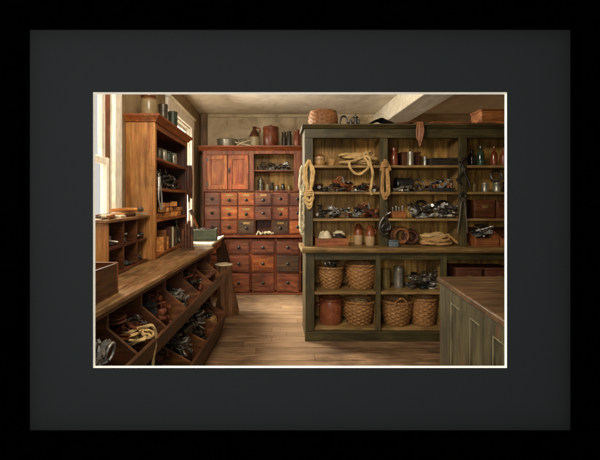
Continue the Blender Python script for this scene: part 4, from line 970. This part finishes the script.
solo(rag(.08, .085, .115, 1), 'rag', 'stump_top', 'pale crumpled rag in the left half of the orange tray on the green ledge', 'rag', put(324.5, DT, z4 + .03), sharp=60)
solo(rag(.07, .08, .1, 2), 'rag', 'cloth_dark', 'dark crumpled rag in the right half of the orange tray on the green ledge', 'rag', put(338.5, DT, z4 + .03), sharp=60)
solo(MB().rope([(-.05, 0, .02), (-.02, .03, .04), (.03, .02, .05), (.06, -.03, .03), (.02, -.05, .05), (-.03, -.03, .05), (-.05, .02, .045), (0, .05, .06), (.05, .02, .055)], .009), 'cord', 'cloth_pale', 'tangle of pale cord lying on the dark rag in the orange tray', 'cord', put(338.5, DT, z4 + .085))
def jar2(label, x, D, r, h):
    g = thing('stoneware_jar', label, 'jar', put(x, D, z4))
    lathe(pot_prof(r, h, .62, .12)).build('body', 'jar_two', g)
    lathe([(r * .55, h + .001), (r * .6, h + .014), (r * .3, h + .024), (0, h + .025)]).build('stopper', 'crock_brown', g)
    MB().tube(spline([(r * .65, -.01, h * .88), (r * 1.1, -.01, h * .86), (r * 1.12, -.01, h * .74), (r * .98, -.01, h * .66)]), .007, 7).build('handle', 'crock_brown', g)
jar2('two-tone stoppered jar set further back, left of the pair on the green ledge', 358.3, 4.42, .05, .2); jar2('two-tone stoppered jar set further forward, right of the pair on the green ledge', 370, 4.3, .052, .19)
# middle bay
solo(lathe(bottle_prof(.042, .205) [:4] + [(.03, .155), (.028, .17), (.038, .172), (.038, .2), (0, .205)]), 'stoneware_bottle', 'glass_red', 'orange red bottle at the left end of the middle bay\'s top shelf', 'bottle', put(394, DS, z1))
wbox('wooden_box', 'dark wooden box with red lid behind the small tin, middle bay top shelf', put(409, 4.48, z1), .2, .14, .165, 'crate_dark', False, lid=True)
solo(lathe(can_prof(.034, .155)), 'tin', 'pewter', 'small pale grey tin in front of the red-lidded box, middle bay top shelf', 'tin', put(410.5, 4.33, z1))
solo(lathe(can_prof(.018, .1)), 'tin', 'steel', 'narrow bright tin right of the red-lidded box on the top shelf', 'tin', put(425, 4.33, z1))
g = thing('slatted_case', 'long low dark slatted case on the middle bay\'s top shelf', 'case', put(441.5, 4.36, z1))
MB().box(-.145, .145, -.08, .08, 0.001, .085).build('body', 'cloth_dark', g, bev=.004)
for k in range(4): MB().box(-.146, .146, -.087, -.0802, .006 + k * .02, .02 + k * .02).build('slat', 'tin_dark', g, bev=.002)
solo(MB().cbox((0, 0, .04), (.04, .06, .08)), 'wood_block', 'book_red', 'small red block at the right end of the middle bay\'s top shelf', 'block', put(457, 4.34, z1), bev=.004)
# second shelf: drum, wheels, plane
g = thing('iron_drum', 'ribbed black iron drum lying on its side, second shelf of the middle bay', 'drum', put(404.5, 4.4, z2))
m = MB(); m.lathe([(0, 0), (.078, 0), (.082, .01), (.072, .018), (.072, .06), (.078, .064), (.072, .07), (.072, .11), (.078, .114), (.072, .12), (.072, .15), (.082, .158), (.08, .17), (.03, .172), (.03, .19), (0, .19)], 28, rotm(0, R(90), 0, (-.1, 0, .083))); m.build('body', 'black_iron', g)
m = MB(); m.box(-.09, .06, -.06, .06, 0, .014); m.build('foot', 'iron', g, bev=.003)
def wheel(label, x, D, z, r_, tilt, mat='iron'):
    g = thing('spoked_wheel', label, 'wheel', put(x, D, z)); T = rotm(R(90 - tilt), 0, 0, (0, 0, r_ + .008))
    MB().torus(r_, .011, T, 28, 8).build('rim', mat, g)
    m = MB(); m.lathe([(.02, -.014), (.022, 0), (.02, .014), (.007, .016), (0, .016)], 14, T); m.build('hub', mat, g)
    for k in range(5):
        a = 2 * PI * k / 5; MB().tube([(.018 * math.cos(a), .018 * math.sin(a), 0), ((r_ - .008) * math.cos(a), (r_ - .008) * math.sin(a), 0)], .006, 7, mat=T).build('spoke', mat, g)
wheel('spoked iron wheel leaning beside the black drum, second shelf of the middle bay', 418.3, 4.36, z2, .066, 14)
plane_tool('black iron hand plane with dark handles, second shelf of the middle bay', put(442, 4.31, z2 + .002), (0, 0, R(172)), 'black_iron')
heap("around the black plane on the middle bay's second shelf", (PX(424, DS), PX(456, DS), 4.35, 4.5), z2 + .001, [('gear', 'black_iron', 1), ('valve', 'steel', 1), ('pulley', 'iron', 2), ('pipe_elbow', 'black_iron', 1), ('clamp', 'pewter', 1)], 83, (0.7, 1.0), 0.25, 1.3)
heap("before the black drum on the middle bay", (PX(391, 4.28), PX(414, 4.28), 4.235, 4.32), z2 + .001, [('bolt', 'pewter', 3), ('shackle', 'steel', 2), ('pipe_elbow', 'iron', 1)], 84, (.8, 1.), .3)
# third shelf
g = thing('peg_box', 'small orange wooden box of upright pegs, third shelf of the middle bay', 'box', put(397.5, 4.36, z3))
MB().box(-.075, .075, -.06, .06, .0, .075).build('body', 'crate', g, bev=.004)
for i in range(4): MB().lathe([(.009, .0755), (.009, .1 + .012 * (i % 2)), (.014, .105 + .012 * (i % 2)), (.012, .12 + .012 * (i % 2)), (0, .124 + .012 * (i % 2))], 10, rotm(0, 0, 0, (-.052 + i * .034, -.01 * (i % 2), 0))).build('peg', 'pewter', g)
wheel('spoked iron wheel standing upright at the left, third shelf of the middle bay', 421.5, 4.45, z3 + .03, .075, 10, 'black_iron')
wheel('spoked iron wheel standing upright at the right, third shelf of the middle bay', 443.5, 4.45, z3 + .03, .075, 10, 'black_iron')
W5 = "on third shelf of the green unit's middle bay"
heap(W5, (PX(406, DS), PX(458, DS), 4.245, 4.42), z3 + .001, [('pulley', 'steel', 3), ('pipe_elbow', 'iron', 4), ('pipe_tee', 'steel', 3), ('iron_ring', 'pewter', 3), ('gear', 'iron', 4), ('valve', 'black_iron', 3), ('bolt', 'steel', 4), ('horseshoe', 'black_iron', 3), ('shackle', 'pewter', 3)], 91, (0.6, 0.9), 0.25, 1.05)
# ledge, middle bay: tin, leather coils, rope
solo(MB().box(-.052, .052, -.045, .045, 0, .058).box(-.055, .055, -.048, .048, .0581, .072), 'tin_box', 'blue_tin', 'small blue grey tin box at the left of the middle bay\'s green ledge', 'tin box', put(393.5, 4.2, z4), (0, 0, R(-14)), None, .005)
def stand_coil(label, x, D, z, r_, n, mat, seed):
    q = random.Random(seed); m = MB()
    for k in range(n):
        rr = r_ * q.uniform(.72, 1.0); m.torus(rr, .011, rotm(R(90 + q.uniform(-16, 16)), q.uniform(-.2, .2), q.uniform(-.25, .25), (q.uniform(-.012, .012), -.03 + .026 * k, r_ + .004)), 22, 7)
    return solo(m, 'leather_coil', mat, label, 'leather strap', put(x, D, z))
stand_coil('reddish leather strap coiled upright behind the blue tin on the green ledge', 400.5, 4.38, z4, .095, 7, 'leather_tan', 3)
stand_coil('dark leather strap coiled upright right of the reddish coil on the ledge', 411.5, 4.38, z4, .08, 6, 'leather', 4)
P = tangle(.17, .1, 5, .0125, 33, .012, .05); P += [(.22, -.05, .03), (.3, -.06, .02), (.33, 0, .014)]
solo(MB().rope(P, .0135, sub=3), 'rope_coil', 'rope_brown', 'long loose tan rope coil lying along the middle bay\'s green ledge', 'rope', put(436, 4.32, z4))
P = tangle(.14, .075, 4, .011, 35, .012, .04); solo(MB().rope([(x, y, z + .06) for x, y, z in P], .0125, sub=3), 'rope_coil', 'rope_pale', 'shorter pale rope coil resting on top of the tan rope on the ledge', 'rope', put(434, 4.36, z4))
# right bay
solo(lathe(bottle_prof(.04, .22)), 'bottle', 'glass_green', 'green glass bottle on the top shelf of the right bay', 'bottle', put(480.5, DS, z1)); solo(lathe(bottle_prof(.038, .185)), 'bottle', 'glass_dark', 'dark glass bottle left of the green bottle on the right bay\'s top shelf', 'bottle', put(471.8, 4.4, z1))
solo(lathe(bottle_prof(.034, .215)), 'bottle', 'glass_red', 'slim red brown bottle right of the green bottle on the top shelf', 'bottle', put(494, DS, z1)); solo(lathe(bottle_prof(.036, .2)), 'bottle', 'crock_brown', 'brown bottle at the right edge of the right bay\'s top shelf', 'bottle', put(503.5, DS, z1))
solo(lathe(pot_prof(.024, .1, .8, .1)), 'jar', 'tin_ochre', 'tiny ochre jar at the left of the right bay\'s second shelf', 'jar', put(474, DS, z2))
solo(lathe(can_prof(.038, .1)), 'tin', 'pewter', 'grey tin left of the wire coil on the right bay\'s second shelf', 'tin', put(485, DS, z2)); solo(lathe(can_prof(.042, .105)), 'tin', 'pewter', 'grey tin directly below the wire coil on the right bay\'s second shelf', 'tin', put(497, DS, z2))
m = MB()
for k in range(4): m.torus(.06 + .006 * (k % 2), .007, rotm(R(76 + 6 * k), 0, R(6 * k), (0, -.02 + .012 * k, .072)), 24, 6)
solo(m, 'wire_coil', 'iron', 'coil of dark wire leaning on the two grey tins in the right bay', 'wire coil', put(495.5, 4.36, z2 + .104))
solo(lathe(lid_can(.036, .12)), 'tin', 'tin_dark', 'dark lidded tin behind at the right edge of the right bay\'s second shelf', 'tin', put(506, 4.48, z2))
wbox('storage_box', 'brown wooden storage box with label, left of the pair on the right bay\'s third shelf', put(478, 4.4, z3), .225, .28, .2, 'crate_dark'); wbox('storage_box', 'brown wooden storage box with label, right of the pair at the picture edge', put(500, 4.4, z3), .225, .28, .2, 'crate_dark')
def tilt_bin(label, x, D, z):
    g = thing('open_bin', label, 'bin', put(x, D, z)); m = MB()
    pr = [(-.13, 0), (.13, 0), (.13, .19), (.11, .19), (-.13, .085)]
    for s in (-1, 1): MB().pyz(pr, s * .118 - .007, s * .118 + .007).build('side_board', 'crate', g, bev=.003)
    MB().box(-.1107, .1107, -.1297, -.117, .0005, .086).build('front_board', 'crate', g, bev=.003); MB().box(-.1107, .1107, .117, .1295, .0005, .188).build('back_board', 'crate_dark', g); MB().box(-.1107, .1107, -.1168, .1168, .0005, .012).build('base', 'crate_dark', g)
tilt_bin('open slant-sided wooden bin of tools on the right bay\'s green ledge', 480.8, 4.32, z4); tilt_bin('open slant-sided wooden bin at the right picture edge on the green ledge', 506, 4.32, z4)
heap("in the left open bin, right bay's ledge", (PX(480.8, 4.32) - .1, PX(480.8, 4.32) + .1, 4.22, 4.42), z4 + .06, [('spanner', 'steel', 3), ('hook', 'iron', 3), ('clamp', 'black_iron', 3), ('shackle', 'pewter', 2), ('chain', 'iron', 1)], 95, (.9, 1.1), .5)
# on top of the green unit
g = thing('iron_pump', 'black iron pump with looped handle silhouetted on top of the green unit', 'pump', put(350, 4.38, GTOP))
m = MB(); m.box(-.12, .12, -.05, .05, 0.001, .016); m.build('base', 'black_iron', g, bev=.003)
m = MB(); m.lathe([(.03, .017), (.03, .05), (.02, .055), (.02, .1), (.03, .105), (.03, .118), (.008, .12), (.008, .15), (0, .152)], 14, rotm(0, 0, 0, (.06, 0, 0))); m.build('body', 'black_iron', g)
MB().lathe([(.022, .017), (.022, .06), (.014, .064), (.014, .09), (0, .092)], 12, rotm(0, 0, 0, (0.01, 0, 0))).build('cylinder', 'black_iron', g)
MB().tube(spline([(-.11, 0, .016), (-.105, 0, .07), (-.09, 0, .115), (-.055, 0, .12), (-.035, 0, .09), (-.03, 0, .05), (0.0, 0, .045)]), .011, 8).build('handle', 'black_iron', g)
MB().lathe([(.012, .017), (.012, .08), (.018, .085), (0, .09)], 10, rotm(0, 0, 0, (.1, .01, 0))).build('spout', 'black_iron', g)
def tent(label, x, D, w_, h_, mat):
    v = []; n = 12; f = []
    for i in range(n + 1):
        t = i / n; z = h_ * (1 - abs(2 * t - .95)) ** 1.0 + .008 + .006 * math.sin(9 * t)
        z = max(z, .006)
        for j in range(5): v.append(((t - .5) * w_, (j / 4 - .5) * .22, z * (1 - .12 * (j % 2))))
    k = len(v); v += [(x_, y_, max(0, z_ - .006)) for x_, y_, z_ in v]
    for i in range(n):
        for j in range(4): a = i * 5 + j; f += [(a, a + 1, a + 6, a + 5), (a + k, a + 5 + k, a + 6 + k, a + 1 + k)]
    rg = list(range(5)) + [i * 5 + 4 for i in range(1, n + 1)] + [n * 5 + j for j in (3, 2, 1, 0)] + [i * 5 for i in range(n - 1, 0, -1)]
    for q in range(len(rg)): a, b = rg[q], rg[(q + 1) % len(rg)]; f.append((a, a + k, b + k, b))
    solo(MB().add(v, f), 'folded_cloth', mat, label, 'cloth', put(x, D, GTOP + .001), sharp=60)
tent('dark folded cloth peaked like a tent on top of the green unit', 380, 4.38, .32, .085, 'cloth_dark')
m = MB(); m.box(-.13, .13, -.08, .08, 0.001, .02); solo(m, 'book', 'book_red', 'red covered book lying flat left of the leather loops on the green unit', 'book', put(402, 4.36, GTOP), (0, R(-9), R(10)), None, .003).location.z += .022
MB_ = MB().box(-.36, .36, -.09, .09, 0.001, .028); solo(MB_, 'plank', 'book_red', 'long reddish plank lying flat on top of the green unit, right', 'plank', put(458, 4.36, GTOP), (0, 0, R(-3)), None, .004)
solo(MB().box(-.22, .22, -.07, .07, 0.001, .022), 'plank', 'crate', 'shorter brown plank lying on the long reddish plank', 'plank', put(449, 4.38, GTOP + .0285), (0, 0, R(4)), None, .004)
wbox('wooden_crate', 'brown wooden crate at the right end on top of the green unit', put(492, 4.42, GTOP), .35, .24, .185, 'crate', False, 0, True)
m = MB(); yy = DU - .06
for k, (dx, ln) in enumerate(((-.02, .17), (.0, .24), (.022, .15), (.008, .2))):
    m.tube(spline([(dx, .1, .012), (dx, .02, .014), (dx, -.006, .0), (dx - .012, -.012 - .003 * k, -ln * .5), (dx, -.012 - .003 * k, -ln), (dx + .016, -.012 - .003 * k, -ln * .55), (dx + .01, -.004, .002), (dx + .01, .03, .014), (dx + .012, .1, .012)]), .009, 7)
solo(m, 'leather_loops', 'leather_tan', 'tan leather loops hanging over the cornice of the green unit', 'leather strap', (PX(419.5, 4.16), 4.165, GTOP))
# --- hanging on the green unit
def hank(label, name, cat, x, D, ytop, ybot, wpx, mat, n, seed, wrap=.62, r_=.0105, rope=True):
    q = random.Random(seed); zt_, zb = PZ(ytop, D), PZ(ybot, D); H = zt_ - zb; w_ = px(wpx, D) / 2; P = []; m = MB()
    for k in range(n):
        a = q.uniform(.45, 1) * w_; b = q.uniform(.82, 1.0) * H; dy = -.012 - .006 * k
        lp = [(0, dy, 0), (a * .55, dy, -.05), (a, dy, -b * .3), (a * .5, dy, -b * wrap), (a * .8, dy, -b * .85), (a * .1, dy, -b), (-a * .8, dy, -b * .86), (-a * .5, dy, -b * wrap), (-a, dy, -b * .3), (-a * .55, dy, -.05), (0, dy, .002)]
        if rope: m.rope(lp, r_)
        else: m.tube(spline(lp), r_, 7)
    for k in range(3):
        z = -H * wrap + (k - 1) * r_ * 2.1; yc = -.012 - .006 * (n - 1) / 2; ry = .006 * n / 2 + .016
        m.tube([(w_ * .62 * math.cos(t), yc + ry * math.sin(t) - .004, z) for t in [2 * PI * i / 16 for i in range(16)]], r_ * .95, 7, True)
    return solo(m, name, mat, label, cat, (PX(x, D), D, zt_))
hank('pale rope hank hanging on the left post of the green unit', 'rope_hank', 'rope', 308.7, DU - .022, 160.5, 210, 11, 'rope_pale', 7, 1, .66, .0105)
hank('long thin pale cord hank hanging left of the thick rope hank', 'cord_hank', 'cord', 301.8, DU - .022, 166, 235, 6, 'cloth_pale', 5, 2, .4, .0075)
hank('brown rope hank hanging on the post between the left and middle bays', 'rope_hank', 'rope', 384.3, DU - .022, 160, 200, 10, 'rope_brown', 6, 3, .12, .0095)
g = thing('pulley_block', 'dark iron block and clamp hanging on the post below the brown rope hank', 'pulley block', (PX(384.6, 4.2), 4.2, PZ(208.5, 4.2)))
MB().tube(spline([(0, 0, 0), (.02, -.01, -.03), (.01, -.012, -.07), (-.01, -.012, -.09)]), .009, 8).build('hook', 'iron', g)
MB().tube(spline([(-.01, -.014, -.09), (-.05, -.014, -.15), (-.055, -.014, -.22), (-.02, -.014, -.27), (.03, -.014, -.26)]), .013, 8).build('jaw', 'iron', g)
MB().tube(spline([(-.01, -.02, -.08), (.03, -.02, -.13), (.055, -.02, -.17), (.05, -.02, -.22)]), .011, 8).build('arm', 'iron', g)
MB().torus(.034, .012, rotm(R(90), 0, 0, (.0, -.024, -.2)), 20, 8).build('wheel', 'black_iron', g)
MB().tube([(.02, -.012, -.06), (.06, -.012, -.04)], .008, 8).build('lever', 'steel', g)
g = thing('iron_brace', 'angular black iron brace hanging on the post right of the middle bay', 'iron brace', (PX(461, 4.2), 4.2, PZ(159, 4.2)))
MB().tube(spline([(.06, -.012, .03), (.02, -.012, -.0), (-.02, -.014, -.06), (.02, -.014, -.12), (-.035, -.014, -.19), (-.05, -.014, -.23)], 2), .010, 8).build('frame', 'black_iron', g)
MB().tube(spline([(-.04, -.02, -.03), (.0, -.02, -.05), (.03, -.02, -.15), (.07, -.02, -.24), (.085, -.02, -.3)], 3), .009, 8).build('arm', 'black_iron', g)
m = MB(); m.lathe([(.024, -.014), (.026, 0), (.024, .014), (0, .016)], 14, rotm(R(90), 0, 0, (.012, -.018, -.115))); m.build('pivot', 'iron', g)
MB().tube([(-.055, -.016, -.21), (-.02, -.016, -.25)], .014, 8).build('jaw', 'black_iron', g)
g = thing('tongs', 'long-legged black iron tongs hanging below the brace on the post', 'tongs', (PX(462.2, 4.2), 4.2, PZ(193, 4.2)))
MB().torus(.028, .009, rotm(R(90), 0, 0, (0, -.014, -.03)), 18, 8).build('head', 'black_iron', g)
m = MB(); m.lathe([(.016, -.012), (.018, 0), (.016, .012), (0, .014)], 12, rotm(R(90), 0, 0, (0, -.03, -.075))); m.build('pivot', 'iron', g)
for s in (-1, 1): MB().tube(spline([(s * -.015, -.016 - .006 * s, -.05), (s * .014, -.016 - .006 * s, -.1), (s * .034, -.016, -.25), (s * .052 - .006, -.016, -.42)]), .0085, 8, taper=lambda t: 1.15 - .5 * t).build('leg', 'iron', g)

# --- workbench bins
def bin_xy(k, u, f_): s = -SP * (k + f_); return (BX + SL * s + u, BY + s)
def bin_box(k, u0, u1):
    a = bin_xy(k, u0, .08); b = bin_xy(k, u1, .93); return (min(a[0], b[0]), max(a[0], b[0]) - .01, min(a[1], b[1]), max(a[1], b[1]))
POS = ['far end', 'second from far end', 'third from far end', 'fourth from far end', 'fifth from far end', 'near end']
def up(k): return f"in the upper bench bin, {POS[k]}"
def lo(k): return f"in the lower bench bin, {POS[k]}"
zu, zlw = .565, .06
r = random.Random(31)
for i in range(9):
    c = bin_xy(0, -.06 + .012 * (i % 3), .15 + .085 * i)
    solo(MB().tube([(-.11, 0, 0), (.0, 0, .045), (.085, 0, .085)], .011, 8), 'rod', 'book_red', 'reddish rod leaning in the far end upper bin of the workbench', 'rod', (c[0] - .0, c[1], zu + .06 + .004 * (i % 2)), (0, 0, r.uniform(-.2, .2)), 'reddish rods in the far upper bin')
heap(up(1), bin_box(1, -.28, .04), zu, [('pipe_elbow', 'black_iron', 4), ('pulley', 'iron', 4), ('clamp', 'rust', 3), ('gear', 'rust', 3)], 102, (0.75, 1.1), 0.4, 2.4)
heap(up(2), bin_box(2, -.28, .04), zu, [('spanner', 'steel', 3), ('bolt', 'steel', 4), ('pipe_tee', 'iron', 4), ('shackle', 'pewter', 3), ('hook', 'steel', 2)], 103, (0.75, 1.1), 0.4, 2.4)
heap(up(3), bin_box(3, -.28, .04), zu - .01, [('valve', 'rust', 3), ('pipe_elbow', 'rust', 4), ('gear', 'black_iron', 2)], 104, (.75, 1.1), .45, 3.2)
heap(up(4), bin_box(4, -.28, .04), zu, [('iron_ring', 'iron', 3), ('chain', 'iron', 3), ('pulley', 'rust', 3)], 105, (.75, 1.1), .45, 3.2)
heap(up(5), bin_box(5, -.28, .04), zu, [('spanner', 'steel', 3), ('hook', 'pewter', 4), ('horseshoe', 'steel', 3), ('clamp', 'iron', 3), ('bolt', 'steel', 4), ('shackle', 'steel', 2)], 106, (.75, 1.1), .45, 3.2)
c = bin_xy(4, -.02, .5)
P = tangle(.075, .1, 5, .008, 41, .014, .03); P = [(x, y, z + .05) for x, y, z in P] + [(.06, -.05, .16), (.1, -.03, .16), (.112, 0, .1), (.1, .02, .02), (.085, .03, -.08), (.08, .02, -.15)]
solo(MB().rope(P, .008, sub=4), 'rope_coil', 'rope_pale', 'pale rope coil hanging out over the front board of an upper bench bin', 'rope', (c[0], c[1], zu + .02))
c = bin_xy(0, -.02, .5)
solo(MB().rope(coil(.085, .13, 5, .011, 43, .02, .02), .011, sub=3), 'rope_coil', 'rope_brown', 'brown rope coil lying in the far end lower bin of the workbench', 'rope', (c[0], c[1], zlw + .1))
heap(lo(0), bin_box(0, -.16, .05), zlw, [('pipe_elbow', 'rust', 3), ('pulley', 'iron', 3)], 111, (.85, 1.2), .5, 3.2)
heap(lo(1), bin_box(1, -.26, .08), zlw, [('clamp', 'black_iron', 3), ('pipe_elbow', 'iron', 4), ('valve', 'iron', 3), ('gear', 'iron', 3), ('horseshoe', 'pewter', 2)], 112, (.85, 1.2), .5, 3.2)
heap(lo(2), bin_box(2, -.26, .08), zlw, [('hook', 'pewter', 3), ('spanner', 'pewter', 4), ('bolt', 'rust', 4), ('pipe_tee', 'iron', 4), ('chain', 'iron', 2)], 113, (.85, 1.2), .5, 3.2)
heap(lo(3), bin_box(3, -.2, .05), zlw, [('pulley', 'iron', 3), ('pipe_elbow', 'rust', 4)], 114, (.85, 1.2), .5, 3.2)
# ------------------------------------------------------------------ light
w = bpy.data.worlds.new('World'); scn.world = w; w.use_nodes = True
bg = w.node_tree.nodes['Background']; bg.inputs[0].default_value = (1, .98, .93, 1); bg.inputs[1].default_value = .68
def area(name, loc, target, sx, sy, power, col):
    l = bpy.data.lights.new(name, 'AREA'); l.shape = 'RECTANGLE'; l.size = sx; l.size_y = sy; l.energy = power; l.color = col
    o = bpy.data.objects.new(name, l); COL.objects.link(o); o.location = loc
    o.rotation_euler = (Vector(target) - Vector(loc)).to_track_quat('-Z', 'Y').to_euler(); return o
area('window_daylight', (-2.2, 3.5, 2.35), (0.6, 2.5, .7), .8, 1.5, 200, (1, .95, .87))
area('window_daylight', (-1.92, 5.75, 2.3), (0.5, 5.2, 1.0), .9, 1.2, 470, (1, .93, .81))
area('studio_lamp', (-.6, -.9, 1.8), (0.4, 3, 1.4), .9, .9, 48, (1, .95, .86))
area('shelf_fill', (-.35, 1.85, 2.65), (1.5, 4.6, 1.1), 1.0, .5, 60, (1, .89, .73))  # unseen fill added above the opening to brighten the shelves
